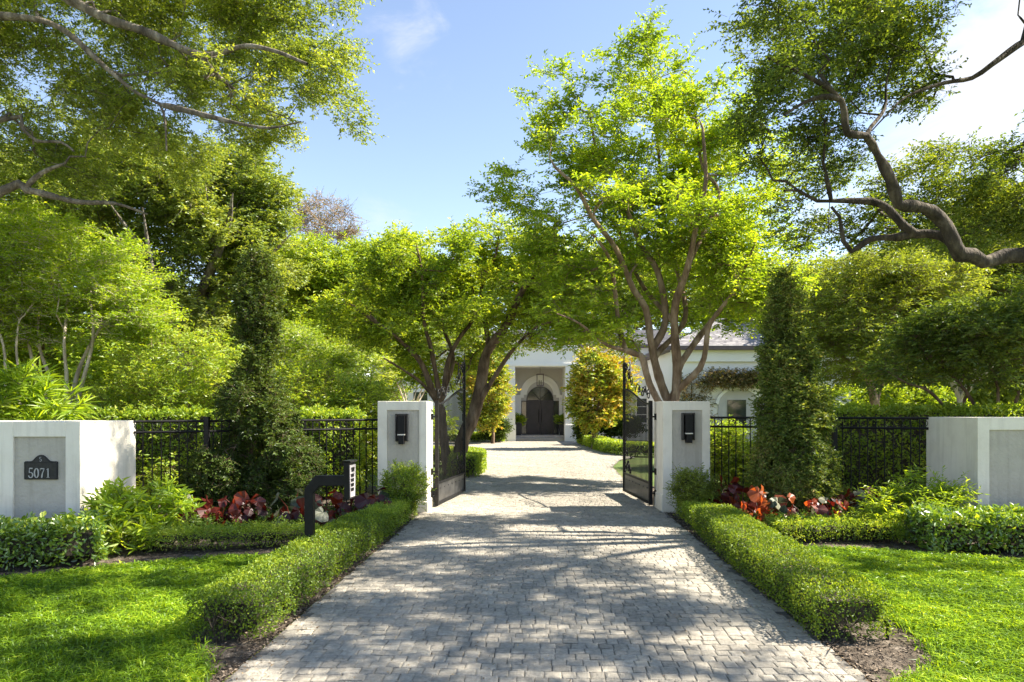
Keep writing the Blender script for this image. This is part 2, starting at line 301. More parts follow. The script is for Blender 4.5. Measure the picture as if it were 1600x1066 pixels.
def grow(limbs, C, rs, tip=.006, step=.3, knob=.1, plw=.12, gw=None, gexp=.43, wig=.07):
    """wood: traced limbs, then a branch from the nearest wood to each clump"""
    cap = 60000; pos = np.zeros((cap, 3)); par = np.full(cap, -1); fr = np.zeros(cap); pl = np.zeros(cap); tdir = np.zeros((cap, 3)); n = 0
    for L in limbs:
        pts = catmull(L, step * .7)
        prev = -1
        if n:
            d = np.linalg.norm(pos[:n] - pts[0, :3], axis=1); prev = int(d.argmin())
            if d[prev] < step: pts = pts[1:]
        for q in pts:
            pos[n] = q[:3]; fr[n] = q[3]; par[n] = prev
            if prev >= 0: pl[n] = pl[prev] + np.linalg.norm(pos[n] - pos[prev]); tdir[n] = norm(pos[n] - pos[prev])
            else: tdir[n] = (0, 0, 1)
            prev = n; n += 1
    nl = n
    d0 = np.array([np.linalg.norm(pos[:n] - c, axis=1).min() for c in C]); tips = []
    lim = np.where(fr[:nl] < np.percentile(fr[:nl], 85), 0, .8)
    pen = np.zeros(cap); pen[:nl] = lim
    for ci in np.argsort(d0):
        c = C[ci]; v = c - pos[:n]; dist = np.linalg.norm(v, axis=1) + 1e-6
        cosv = (v * tdir[:n]).sum(1) / dist
        cost = dist * (1 + .45 * np.clip(.3 - cosv, 0, 2)) + plw * pl[:n] + pen[:n]
        j = int(cost.argmin()); dj = dist[j]; k = max(1, int(math.ceil(dj / step)))
        ctrl = pos[j] + tdir[j] * dj * .35 + np.array((0, 0, .06 * dj)); prev = j; nj = rs.randn(k, 3) * wig * step * 1.2
        for i in range(1, k + 1):
            t = i / k; q = (1 - t) ** 2 * pos[j] + 2 * t * (1 - t) * ctrl + t * t * c
            if i < k: q = q + nj[i - 1]
            if n >= cap - 1: break
            pos[n] = q; par[n] = prev; pl[n] = pl[prev] + dj / k; tdir[n] = norm(q - pos[prev]); prev = n; n += 1
        tips.append(prev)
    cnt = np.zeros(n); cnt[tips] = 1
    for i in range(n - 1, nl - 1, -1):
        cnt[par[i]] += cnt[i]
    r = tip * np.maximum(cnt, 1) ** gexp; r[:nl] = fr[:nl]
    for i in range(nl, n): r[i] = min(r[i], r[par[i]] * .85)
    kids = [[] for _ in range(n)]
    for i in range(n):
        if par[i] >= 0: kids[par[i]].append(i)
    g = gw or Geo(); starts = [i for i in range(n) if par[i] < 0]
    while starts:
        s = starts.pop(); ch = []
        rr = []
        if par[s] >= 0: ch.append(pos[par[s]]); rr.append(min(r[par[s]] * .8, r[s] * 1.25))
        cur = s
        while True:
            ch.append(pos[cur]); rr.append(r[cur])
            if not kids[cur]: break
            ks = sorted(kids[cur], key=lambda q: -r[q] - (1 if q < nl else 0)); starts += ks[1:]; cur = ks[0]
        if len(ch) < 2: continue
        rr = np.array(rr); rm = rr.max(); ch = np.array(ch)
        rr = rr * (1 + knob * wob(ch, 3.1, 1.) + knob * .9 * wob(ch, 9., 2.) + knob * .5 * wob(ch, 19., 3.))
        g.tube(ch, rr, 10 if rm > .07 else 7 if rm > .03 else 5 if rm > .013 else 3, cap=False)
    return g
def make_tree(name, label, cat, base, limbs, C, rs, leaf, mats, tip=.006, group=None, step=.3, knob=.1, plw=.12, outc=None, **kw):
    root = base_empty(name, base, label, cat, group)
    gw = grow(limbs, C, rs, tip, step, knob, plw)
    gl = Geo(); tone = np.clip(.5 + .45 * wob(C, .9, rs.rand() * 9) + .2 * (rs.rand(len(C)) - .5), 0, 1)
    out_ = norm(C - outc) if outc is not None else None
    sprays(gl, gw, C, rs, tone_c=tone, out=out_, **leaf)
    child(gw, 'trunk', M[mats[0]], root); child(gl, 'crown', M[mats[1]], root)
    return root
def E(px, py, rx, ry, d, rd=None):
    """ellipsoid given by where it shows, at distance d"""
    k = d / F; return (P(px, py, d), np.array((rx * k, rd if rd is not None else (rx + ry) * .5 * k, ry * k)))
def limb(r0, r1, *pts):
    """pts: (px, py, d); radius tapers r0 -> r1"""
    q = np.array([P(*p) for p in pts]); s = np.concatenate([[0], np.cumsum(np.linalg.norm(np.diff(q, axis=0), axis=1))]); s /= s[-1]
    return np.hstack([q, (r0 + (r1 - r0) * s)[:, None]])
def auto_limbs(base, n, h, spread, r, rs, trunk=.4, lean=(0, 0)):
    """plain branching frame for trees whose limbs the photo hides"""
    b = np.array((*base[:2], base[2] if len(base) > 2 else 0.)); top = b + np.array((lean[0], lean[1], h * trunk)); o = [np.array([(*b, r * 1.25), (*(b * .6 + top * .4 + np.array((.05, .03, 0)) * h * .1), r), (*top, r * .8)])]
    for i in range(n):
        a = i * 2 * math.pi / n + rs.rand() * .8; e = top + np.array((math.cos(a) * spread * (.5 + .3 * rs.rand()), math.sin(a) * spread * (.5 + .3 * rs.rand()), h * (1 - trunk) * (.45 + .3 * rs.rand())))
        mdl = top * .5 + e * .5 + rs.randn(3) * spread * .06; mdl[2] += .02 * h
        o.append(np.array([(*top, r * .6), (*mdl, r * .4), (*e, r * .06)]))
    return o

# ------------------------------------------------------------------ setting: ground, drive, lawns
def edgeL(y): return np.interp(y, [-3, 2, 4.18, 11.3, 16.5, 18, 22, 24, 27, 39.5, 60], [-2.05, -1.9, -1.78, -1.52, -1.25, -1.2, -1.6, -3.2, -13, -13, -13])
def edgeR(y): return np.interp(y, [-3, 2, 4.18, 11.3, 16.5, 21, 24, 25.4, 27, 30, 39.6, 60], [1.95, 2.1, 2.21, 2.55, 2.75, 3.1, 3.8, 4.6, 4.3, 3.95, 3.55, 3.5])
rs = RS(3)
g = Geo(); g.add([(-400, -60, -.04), (400, -60, -.04), (400, 700, -.04), (-400, 700, -.04)], [(0, 1, 2, 3)])
tag(g.build('ground', M['farground']), kind='structure')
g = Geo(); ys = np.linspace(-2.9, 39.5, 120)
for i in range(len(ys) - 1):
    a, b = ys[i], ys[i + 1]
    g.add([(edgeL(a), a, -.012), (edgeR(a), a, -.012), (edgeR(b), b, -.012), (edgeL(b), b, -.012)], [(0, 1, 2, 3)])
# every paver of the drive: herringbone, each with a chamfer and its own tone
th = -.041; ct, st_ = math.cos(th), math.sin(th)
rj = RS(8); cx = []; cy = []; ww = []; rh = .108
for j in range(-28, 385):
    y = j * rh; x = -14.5 + rj.rand() * .1; n_ = int(24 / .105); wd_ = np.clip(.105 + .010 * rj.randn(n_), .08, .135); wd_[rj.rand(n_) < .07] *= 1.45; wd_ *= .97; e = x + np.cumsum(wd_)
    cx.append(e - wd_ / 2); ww.append(wd_); cy.append(np.full(n_, y))
cx = np.concatenate(cx); cy = np.concatenate(cy); ww = np.concatenate(ww)
cy = cy + .012 * np.sin(cx * 1.9 + cy * .7) + .006 * np.sin(cx * 5.1 + 1 + cy) 
wx = cx * ct - cy * st_; wy = cx * st_ + cy * ct
ok = (wx - ww * .4 > edgeL(wy)) & (wx + ww * .4 < edgeR(wy)) & (wy > -2.8) & (wy < 39.35)
cx, cy, ww = cx[ok], cy[ok], ww[ok]; N = len(cx); rot = rj.randn(N) * .022
hz = rj.randn(N) * .0016 + .004 * wob(np.stack([cx, cy, cx * 0], 1), 1.6); tl = rj.randn(N, 2) * .02
gapx = .0004 + .0026 * rj.rand(N) ** 3; gapy = .0006 + .0055 * rj.rand(N) ** 4
V = []
for ins, z in ((0, -.022), (0, -.008), (.0045, -.0022), (.016, 0.)):
    for sx, sy in ((-1, -1), (1, -1), (1, 1), (-1, 1)):
        jx = rj.randn(N) * .0022; jy = rj.randn(N) * .0022
        lx = sx * (ww / 2 - gapx - ins) + jx; ly = sy * (rh / 2 - gapy - ins) + jy
        X_ = cx + lx * np.cos(rot) - ly * np.sin(rot); Y_ = cy + lx * np.sin(rot) + ly * np.cos(rot)
        V.append(np.stack([X_ * ct - Y_ * st_, X_ * st_ + Y_ * ct, z + hz + lx * tl[:, 0] + ly * tl[:, 1]], 1))
V = np.stack(V, 1); o = np.arange(N)[:, None] * 16; fs = [o + np.array([[12, 13, 14, 15]])]
for base in (0, 4, 8):
    for q in range(4): fs.append(o + np.array([[base + q, base + (q + 1) % 4, base + 4 + (q + 1) % 4, base + 4 + q]]))
cen = .04 + .041 * cy; trk = -.10 * np.exp(-((np.abs(cx - .1) - .8) / .22) ** 2) * (cy < 24) - .14 * np.exp(-(2.02 - np.abs(cx - .1)).clip(0) / .12) * (cy < 17)
tone = np.clip(.52 + trk + rj.randn(N) * .13 + .16 * wob(np.stack([cx, cy, cx * 0], 1), .8) + .12 * wob(np.stack([cx, cy, cx * 0], 1), 2.7, 2), 0, 1)
g.add(V.reshape(-1, 3), np.concatenate(fs), 1, np.tile(tone, 13))
tag(g.build('driveway', [M['sand'], M['paver']]), kind='structure')

def sheet(name, poly, z, mat):
    me = bpy.data.meshes.new(name); me.from_pydata([(x, y, z) for x, y in poly], [], [tuple(range(len(poly)))]); me.update(); me.materials.append(mat)
    return tag(link(bpy.data.objects.new(name, me)), kind='structure')
LAWN_L = [(-13, -1), (-2.0, -1), (-1.86, 4.25), (-2.15, 4.7), (-2.42, 5.0), (-2.55, 6.6), (-2.45, 7.75), (-3.3, 7.7), (-4.2, 7.25), (-5.0, 6.7), (-6.2, 6.55), (-13, 6.4)]
LAWN_R = [(13, -1), (2.15, -1), (2.30, 4.1), (2.8, 4.45), (3.0, 5.0), (3.15, 6.6), (3.45, 8.3), (4.4, 8.05), (5.6, 7.5), (7.2, 7.3), (13, 7.0)]
sheet('planting_bed', [(-16, -1.5), (edgeL(-1.5) - .02, -1.5), (edgeL(4.18) - .02, 4.18), (edgeL(11.3) - .02, 11.3), (-1.3, 15.5), (-16, 15.5)], -.014, M['soil'])
sheet('planting_bed', [(edgeR(-1.5) + .02, -1.5), (16, -1.5), (16, 15.5), (edgeR(15.5) + .03, 15.5), (edgeR(11.3) + .02, 11.3), (edgeR(4.18) + .02, 4.18)], -.014, M['soil'])
sheet('lawn', LAWN_L, -.004, M['lawnbase']); sheet('lawn', LAWN_R, -.004, M['lawnbase'])
def inside(poly, x, y):
    c = np.zeros(len(x), bool); n = len(poly)
    for i in range(n):
        x0, y0 = poly[i]; x1, y1 = poly[(i + 1) % n]
        if y0 == y1: continue
        t = ((y0 > y) != (y1 > y)) & (x < (x1 - x0) * (y - y0) / (y1 - y0) + x0); c ^= t
    return c
def grass(poly, n, seed, label):
    r = RS(seed); xs = [p[0] for p in poly]; x0, x1 = min(xs), max(xs)
    x = x0 + (x1 - x0) * r.rand(n * 2); y = 2.6 + 6.0 * r.rand(n * 2)
    keep = inside(poly, x + r.randn(n * 2) * .05, y + r.randn(n * 2) * .05) & (np.abs(x) < 2.6 + y * .80)
    x, y = x[keep][:n], y[keep][:n]; N = len(x); b = np.stack([x, y, np.zeros(N)], 1)
    cl = wob(b, 5.5, seed); az = r.rand(N) * 6.283; lean = .25 + .75 * r.rand(N); d = np.stack([np.cos(az) * lean, np.sin(az) * lean, np.ones(N)], 1); d = norm(d)
    H = (.045 + .062 * r.rand(N)) * (1 + .25 * cl); Wd = .0058 + .0042 * r.rand(N); far = np.clip(y / 5, .8, 1.6); Wd *= far
    sd = norm(np.cross(d, np.array([[0, 0, 1.]]) + r.randn(N, 3) * .2)); out = np.stack([np.cos(az), np.sin(az), np.full(N, -.9)], 1)
    a = b + d * (H * .55)[:, None]; c = b + d * H[:, None] + out * (H * .35)[:, None]
    V = np.stack([b - sd * Wd[:, None] * .45, b + sd * Wd[:, None] * .45, a + sd * Wd[:, None] * .5, a - sd * Wd[:, None] * .5, c], 1)
    o = np.arange(N)[:, None] * 5; tone = np.clip(.45 + .24 * cl + .22 * wob(b, 1.3, 3) + r.randn(N) * .2, 0, 1)
    dry = r.rand(N) < .03
    g = Geo(); g.add(V.reshape(-1, 3), o + np.array([[0, 1, 2, 3]]), 0, tone); 
    g.f.append((o + np.array([[3, 2, 4, 4]]))[:, :3]); g.m.append(np.zeros(N, np.int32)); g.s.append(np.zeros(N, bool)); g.a.append(tone.astype(np.float32))
    o_ = g.build('grass', M['grass']); tag(o_, label, 'grass', kind='stuff')
grass(LAWN_L, 215000, 5, 'shaded green lawn grass between clipped hedge and numbered wall')
grass(LAWN_R, 215000, 6, 'sunlit yellow green lawn grass beyond the clipped hedge on the blank wall side')
# bark chips and dry leaves along the beds
def litter(n, seed, fn, name, mat, L, label, zoff=.0):
    r = RS(seed); b, ok = fn(r, n); b = b[ok]; N = len(b); g = Geo()
    d = r.randn(N, 3); d[:, 2] *= .25; put_leaves(g, b + np.array([[0, 0, zoff]]), d, np.array([[0, 0, 1.]]) + r.randn(N, 3) * .3, L * (.4 + r.rand(N)), L * .5 * (.4 + r.rand(N)), r.rand(N))
    tag(g.build(name, M[mat]), label, 'litter', kind='stuff')
def bedpts(r, n):
    s = np.where(r.rand(n) < .5, -1, 1); y = 3.2 + 9 * r.rand(n) ** 1.3; ex = np.where(s < 0, edgeL(y), edgeR(y)); x = ex + s * (.01 + 4.2 * r.rand(n) ** 1.8)
    b = np.stack([x, y, np.full(n, -.006)], 1); return b, ~(inside(LAWN_L, x, y) | inside(LAWN_R, x, y))
litter(26000, 11, bedpts, 'mulch', 'chips', .035, 'brown bark mulch chips covering the planting beds')
def leafpts(r, n):
    y = 3.5 + 22 * r.rand(n) ** 1.6; t = r.rand(n); t = np.where(r.rand(n) < .6, np.where(t < .5, t ** 2 * .3, 1 - (1 - t) ** 2 * .3), t); x = edgeL(y) + (edgeR(y) - edgeL(y)) * t
    return np.stack([x, y, np.full(n, .004)], 1), np.ones(n, bool)
litter(2200, 12, leafpts, 'fallen_leaves', 'dryleaf', .024, 'small dry leaves scattered on the paver drive')

# ------------------------------------------------------------------ gate pillars, walls
def framed(name, label, cat, group, x0, x1, y0, y1, h, fw, panels, base=.0, fb=None):
    """stucco block: proud frame around recessed grey panels on the street face"""
    root = base_empty(name, ((x0 + x1) / 2, (y0 + y1) / 2, 0), label, cat, group); rec = .035
    g = Geo(); g.box(x0, x1, y0 + rec, y1, -.1, h)
    child(g, 'body', M['stucco'], root, .006)
    g = Geo(); fb = fw if fb is None else fb; xs = [x0] + [q for p in panels for q in p] + [x1]
    for i in range(0, len(xs), 2): g.box(xs[i], xs[i + 1], y0, y0 + rec + .002, -.1, h)
    for a, b in panels:
        g.box(a, b, y0 + .002, y0 + rec + .002, h - fw, h - .002); g.box(a, b, y0 + .002, y0 + rec + .002, -.1, fb)
    child(g, 'frame', M['stucco'], root, .004)
    g = Geo()
    for a, b in panels: g.box(a + .001, b - .001, y0 + rec - .008, y0 + rec + .004, fb, h - fw)
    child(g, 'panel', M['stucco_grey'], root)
    if base:
        g = Geo(); g.box(x0 - .02, x1 + .02, y0 - .02, y1 + .02, -.1, base); child(g, 'plinth', M['stucco'], root, .006)
    return root
PY = 11.35; PT = EYE + 18 * PY / F
lx0, lx1, rx0, rx1 = X(590, PY), X(667, PY), X(1037, PY), X(1111, PY)
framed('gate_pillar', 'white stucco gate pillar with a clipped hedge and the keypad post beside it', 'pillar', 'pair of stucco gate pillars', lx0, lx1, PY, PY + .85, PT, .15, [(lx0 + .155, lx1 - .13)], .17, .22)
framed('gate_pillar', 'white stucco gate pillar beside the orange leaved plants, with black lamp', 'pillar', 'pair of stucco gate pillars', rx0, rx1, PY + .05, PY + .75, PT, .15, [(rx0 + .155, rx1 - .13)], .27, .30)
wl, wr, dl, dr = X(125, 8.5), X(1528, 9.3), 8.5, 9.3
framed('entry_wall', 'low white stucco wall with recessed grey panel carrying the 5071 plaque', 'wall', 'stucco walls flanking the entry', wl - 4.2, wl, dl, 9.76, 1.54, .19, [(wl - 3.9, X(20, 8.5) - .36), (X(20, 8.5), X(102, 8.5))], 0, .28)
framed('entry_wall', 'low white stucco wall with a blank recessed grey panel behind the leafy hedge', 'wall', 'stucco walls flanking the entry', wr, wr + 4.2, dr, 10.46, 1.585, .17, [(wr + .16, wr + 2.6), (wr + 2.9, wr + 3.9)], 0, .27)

# ------------------------------------------------------------------ number plaque
px0, px1 = X(37, 8.5), X(88.5, 8.5); yq = 8.5 + .027
zb, zs, zt = P(0, 749.5, 8.5)[2], P(0, 721, 8.5)[2], P(0, 711, 8.5)[2]
root = base_empty('house_number_plaque', ((px0 + px1) / 2, yq, zb), 'black cast metal plaque with arched top reading 5071 on the wall panel', 'plaque')
wd = px1 - px0; cxp = (px0 + px1) / 2; top = []
for i in range(25):
    t = i / 24 * 2 - 1; x = cxp + t * wd / 2
    z = zs + (zt - zs) * (math.exp(-(t / .42) ** 4) * .78 + .22 * math.exp(-(t / .2) ** 2)) - (.012 if abs(t) > .93 else 0)
    top.append((x, z))
def slab(g, outline, y0, y1, mat=0):
    n = len(outline)
    for (a, b) in zip(outline, outline[1:]):
        pass
    v = [(x, y0, z) for x, z in outline] + [(x, y1, z) for x, z in outline]
    for i in range(n): g.add([v[i], v[(i + 1) % n], v[n + (i + 1) % n], v[n + i]], [(0, 1, 2, 3)], mat)
g = Geo(); ol = [(x, zb) for x, z in reversed(top)]
for i in range(24):
    (xa, za), (xb, zc) = top[i], top[i + 1]
    g.add([(xa, yq - .022, zb), (xb, yq - .022, zb), (xb, yq - .022, zc), (xa, yq - .022, za)], [(0, 1, 2, 3)])
    g.add([(xa, yq - .022, za), (xb, yq - .022, zc), (xb, yq, zc), (xa, yq, za)], [(0, 1, 2, 3)])
g.add([(px0, yq - .022, zb), (px0, yq, zb), (px1, yq, zb), (px1, yq - .022, zb)], [(0, 1, 2, 3)])
g.add([(px0, yq - .022, zb), (px0, yq, zb), (px0, yq, zs), (px0, yq - .022, top[0][1])], [(0, 1, 2, 3)])
g.add([(px1, yq - .022, zb), (px1, yq, zb), (px1, yq, zs), (px1, yq - .022, top[-1][1])], [(0, 1, 2, 3)])
child(g, 'plate', M['plaque'], root)
g = Geo()
rim = [(px0 + .008, zb + .008), (px1 - .008, zb + .008), (px1 - .008, zs - .016), (px0 + .008, zs - .016), (px0 + .008, zb + .008)]
g.tube([(x, yq - .022, z) for x, z in rim], .0035, 4); g.tube([(x, yq - .022, z - .009) for x, z in top[3:-3]], .0035, 4)
child(g, 'rim', M['plaque'], root)
def stroke(g, pts, wds, y, mat=0):
    p = np.array(pts, float); t = np.gradient(p, axis=0); t /= np.linalg.norm(t, axis=1)[:, None]; nrm = np.stack([-t[:, 1], t[:, 0]], 1); w_ = np.broadcast_to(wds, (len(p),))[:, None] / 2
    a = p + nrm * w_; b = p - nrm * w_; n = len(p)
    for y_ in (y, ): g.add([(q[0], y_, q[1]) for q in a] + [(q[0], y_, q[1]) for q in b], [(i, i + 1, n + i + 1, n + i) for i in range(n - 1)], mat)
    for q in (a, b): g.add([(r_[0], y, r_[1]) for r_ in q] + [(r_[0], y + .006, r_[1]) for r_ in q], [(i, i + 1, n + i + 1, n + i) for i in range(n - 1)], mat)
def arc(cx, cz, rx, rz, a0, a1, n=14): return [(cx + rx * math.cos(math.radians(a0 + (a1 - a0) * i / n)), cz + rz * math.sin(math.radians(a0 + (a1 - a0) * i / n))) for i in range(n + 1)]
g = Geo(); H = .118; z0 = zb + .022; yy = yq - .030; W_ = .062
def X0(i): return cxp - .150 + i * .0725 + (.004 if i == 3 else 0)
q = X0(0) + .004   # 5
stroke(g, [(q + .012, z0 + H * .99), (q + W_ * .84, z0 + H * .99)], .015, yy)
stroke(g, [(q + .012, z0 + H), (q + .008, z0 + H * .52)], .007, yy)
stroke(g, [(q + .008, z0 + H * .54)] + arc(q + .026, z0 + H * .29, .026, H * .28, 115, -170, 18), [.006] + list(np.interp(np.arange(19), [0, 8, 13, 18], [.007, .016, .012, .011])), yy)
q = X0(1)   # 0
stroke(g, arc(q + .03, z0 + H * .5, .024, H * .48, 0, 360, 28), [.009 + .008 * abs(math.cos(math.radians(a * 360 / 28))) for a in range(29)], yy)
q = X0(2)   # 7
stroke(g, [(q + .002, z0 + H * .96), (q + .058, z0 + H * .96)], .013, yy); stroke(g, [(q + .004, z0 + H * .99), (q + .003, z0 + H * .78)], .005, yy)
stroke(g, [(q + .055, z0 + H * .95), (q + .033, z0 + H * .5), (q + .022, z0)], [.007, .012, .017], yy)
q = X0(3) - .004   # 1
stroke(g, [(q + .03, z0 + H), (q + .03, z0 + .002)], .014, yy); stroke(g, [(q + .012, z0 + H * .86), (q + .03, z0 + H * .97)], .006, yy); stroke(g, [(q + .013, z0 + .003), (q + .048, z0 + .003)], .007, yy)
child(g, 'numerals', M['numeral'], root)
g = Geo(); zc = zs + .026
stroke(g, arc(cxp, zc + .014, .012, .012, 40, 270, 10) + arc(cxp, zc - .012, .013, .013, 90, -140, 10), .005, yy + .004)
child(g, 'monogram', M['numeral'], root)

# ------------------------------------------------------------------ wall lamps on the pillars
def wall_lamp(px, py0, py1, y, label):
    d = y; x = X(px, d); zt_, zb_ = P(0, py0, d)[2], P(0, py1, d)[2]; y = y + .027
    root = base_empty('wall_lamp', (x, y, zb_), label, 'lamp', 'black box lamps on the gate pillars')
    g = Geo(); g.box(x - .10, x + .10, y - .012, y, zb_ + .05, zt_); child(g, 'back_plate', M['fixture'], root, .003)
    g = Geo()
    g.box(x - .105, x - .085, y - .085, y + .001, zb_ + .045, zt_ + .005); g.box(x + .085, x + .105, y - .085, y + .001, zb_ + .045, zt_ + .005); g.box(x - .084, x + .084, y - .085, y - .07, zt_ - .018, zt_ + .003)
    child(g, 'frame', M['plate'] if False else M['fixture'], root, .002)
    g = Geo(); g.box(x - .062, x + .062, y - .12, y - .013, zb_ + .17, zt_ - .03); g.box(x - .045, x + .045, y - .14, y - .013, zb_, zb_ + .145); child(g, 'housing', M['black'], root, .004)
    g = Geo(); g.box(x - .06, x + .06, y - .124, y - .012, zb_ + .148, zb_ + .167); child(g, 'band', M['plate'], root, .001)
wall_lamp(628, 647, 694, PY, 'black rectangular wall lamp on the pillar above the round clipped shrub by the keypad post')
wall_lamp(1075, 645.5, 692, PY + .05, 'black rectangular wall lamp on the pillar nearer the orange plants')

# ------------------------------------------------------------------ gates
def spiral(c, ax, r0, turns, start, sgn=1, n=26):
    """flat scroll in the vertical plane spanned by unit vector ax and up"""
    o = []
    for i in range(n + 1):
        t = i / n; a = start + sgn * t * turns * 2 * math.pi; r = r0 * (1 - .8 * t); o.append(c + ax * (r * math.cos(a)) + np.array((0, 0, r * math.sin(a))))
    return o
def gate(hx, hy, ex, ey, label):
    root = base_empty('entrance_gate', (hx, hy, .05), label, 'gate', 'pair of open wrought iron gates')
    A = np.array((hx, hy, 0.)); B = np.array((ex, ey, 0.)); L = np.linalg.norm(B - A); ax = (B - A) / L; nx = np.cross(ax, (0, 0, 1.))
    def bar(g, u0, u1, z0, z1, t=.03):
        v = []
        for u in (u0, u1):
            for s in (-t / 2, t / 2):
                for z in (z0, z1): v.append(A + ax * u + nx * s + np.array((0, 0, z)))
        g.add(v, [(0, 1, 3, 2), (4, 6, 7, 5), (0, 4, 5, 1), (2, 3, 7, 6), (0, 2, 6, 4), (1, 5, 7, 3)])
    def topz(u): t = u / L; return 1.83 + .33 * (t * t * (3 - 2 * t))
    g = Geo(); bar(g, -.03, .03, .03, 1.86, .06); bar(g, L - .025, L + .025, .04, 2.62, .05)
    g.tube([A + ax * L + np.array((0, 0, z)) for z in (2.60, 2.63, 2.68, 2.92)], [.03, .034, .014, .003], 8)
    bar(g, .03, L - .025, .045, .085, .045); bar(g, .03, L - .025, .395, .43, .04)
    us = np.linspace(.03, L - .02, 16); g.tube([A + ax * u + np.array((0, 0, topz(u) - .03)) for u in us], .02, 6)
    child(g, 'frame', M['black'], root)
    g = Geo(); bar(g, .03, L - .025, .085, .395, .012)
    for u in np.linspace(.2, L - .2, 7): g.tube([A + ax * u - nx * q + np.array((0, 0, .31)) for q in (-.016, .016)], .012, 7)
    child(g, 'kick_panel', M['black_panel'], root)
    g = Geo(); nb = 23
    for i in range(1, nb): u = L * i / nb; g.tube([A + ax * u + np.array((0, 0, z)) for z in (.42, topz(u) - .03)], .0075, 5, cap=False)
    child(g, 'bars', M['black'], root)
    def sp(u, z, r, turns, st, sg): g = Geo(); g.tube(spiral(A + ax * u + np.array((0, 0, z)), ax, r, turns, st, sg), .011, 5); child(g, 'scroll', M['black'], root)
    sp(L - .12, 2.72 - .1, .06, 1.2, 0, 1); sp(L - .26, 2.56, .07, 1.3, 2, -1); sp(.36, 2.06, .07, 1.2, 1, 1); sp(L - .30, .82, .06, 1.3, 0, 1); sp(L - .6, .78, .06, 1.3, 2, -1); sp(L - .12, 2.30, .10, 1.3, 0, 1); sp(L - .13, 2.52, .08, 1.3, math.pi * .5, -1); sp(L - .42, 2.40, .13, 1.5, math.pi, -1); sp(L - .62, 2.26, .12, 1.2, 0, 1)
    sp(.52, 2.02, .11, 1.4, math.pi, -1); sp(.14, 1.97, .11, 1.4, 0, 1); sp(.80, 2.10, .08, 1.2, 0, -1)
    g = Geo(); g.tube([A + ax * u + np.array((0, 0, z)) for u, z in ((L - .3, 2.12), (L - .36, 2.3), (L - .5, 2.48), (L - .5, 2.62), (L - .42, 2.66))], .009, 5)
    child(g, 'scroll', M['black'], root)
    g = Geo(); g.tube([A + ax * u + np.array((0, 0, z)) for u, z in ((.62, 1.96), (.75, 2.14), (.95, 2.2), (1.1, 2.05))], .009, 5); child(g, 'scroll', M['black'], root)
    sp(L - .16, .56, .11, 1.4, -1.57, 1); sp(L - .35, .60, .12, 1.4, -1.57, -1); sp(L - .14, .86, .09, 1.3, 1.57, -1); sp(L - .14, 1.1, .08, 1.3, -1.57, 1); sp(L - .52, .52, .08, 1.3, 3.1, 1)
    sx = -1 if hx < 0 else 1
    for z in (.24, .62, 1.58):
        g = Geo(); g.box(min(hx, hx + sx * .12), max(hx, hx + sx * .12), hy - .05, hy - .02, z - .015, z + .015); g.box(*sorted((hx + sx * .07, hx + sx * .10)), hy - .07, hy + .03, z - .055, z + .055)
        child(g, 'hinge', M['black'], root)
gate(lx1 + .10, 11.95, -.98, 14.0, 'open black iron gate leaf hinged on the pillar by the keypad post side')
gate(rx0 - .09, 11.98, 2.30, 14.0, 'open black iron gate leaf hinged on the pillar beside the orange leaved plants')

# ------------------------------------------------------------------ iron fences
def fence(a, b, h, label, posts):
    A = np.array((*a, 0.)); B = np.array((*b, 0.)); L = np.linalg.norm(B - A); ax = (B - A) / L
    root = base_empty('iron_fence', A, label, 'fence', 'black iron picket fences')
    g = Geo(); n = int(L / .115)
    for i in range(1, n): g.tube([A + ax * L * i / n + np.array((0, 0, z)) for z in (.02, h - .02)], .0095, 4, cap=False)
    child(g, 'pickets', M['black'], root)
    for z in (.12, h - .17, h - .015):
        g = Geo(); g.tube([A + np.array((0, 0, z)), B + np.array((0, 0, z))], .019, 4); child(g, 'rail', M['black'], root)
    for i in range(0, n, 2):
        g = Geo(); c = A + ax * L * (i + .5) / n + np.array((0, 0, h - .093)); g.tube([c + ax * (.05 * math.cos(t)) + np.array((0, 0, .05 * math.sin(t))) for t in np.linspace(0, 6.283, 11)], .005, 4, cap=False); child(g, 'ring', M['black'], root)
    for t in posts:
        g = Geo(); c = A + ax * L * t; g.box(c[0] - .035, c[0] + .035, c[1] - .035, c[1] + .035, 0, h + .05); child(g, 'post', M['black'], root)
fence((wl, 9.7), (lx0, 12.0), 1.54, 'black iron picket fence between the numbered wall and a gate pillar', (.25, .6))
fence((rx1, 11.95), (wr, 10.4), 1.58, 'black iron picket fence between a gate pillar and the blank white wall', (.33, .62))

# ------------------------------------------------------------------ keypad post
D = 7.3; xp = X(484, D); xa = X(541, D); za = P(0, 745, D)[2]; zk = P(0, 768, D)[2]
root = base_empty('keypad_post', (xp, D, 0), 'black square gooseneck post holding a gate keypad box above the clipped hedge', 'intercom')
g = Geo(); hw = .046
sec = [((xp - hw, 0), (xp + hw, 0)), ((xp - hw, zk + .03), (xp + hw, zk - .02)), ((xp + .07, za + .015), (xp + .115, za - .095)), ((xa, za + .015), (xa, za - .095))]
V = []
for (l, r_) in sec:
    for yy_ in (D - hw, D + hw): V.append((l[0], yy_, l[1])); V.append((r_[0], yy_, r_[1]))
V = np.array(V); fs = []
for i in range(3):
    o = i * 4; n_ = o + 4; fs += [(o, o + 1, n_ + 1, n_), (o + 3, o + 2, n_ + 2, n_ + 3), (o + 2, o, n_, n_ + 2), (o + 1, o + 3, n_ + 3, n_ + 1)]
g.add(V, fs); child(g, 'post', M['black'], root, .006)
zt2, zb2 = P(0, 722, D)[2], P(0, 779, D)[2]; ca, sa = math.cos(.12), math.sin(.12)
def rb(x, y, z): return (xa + .005 + x * ca + y * sa * 1., D + y * ca - x * sa, z)
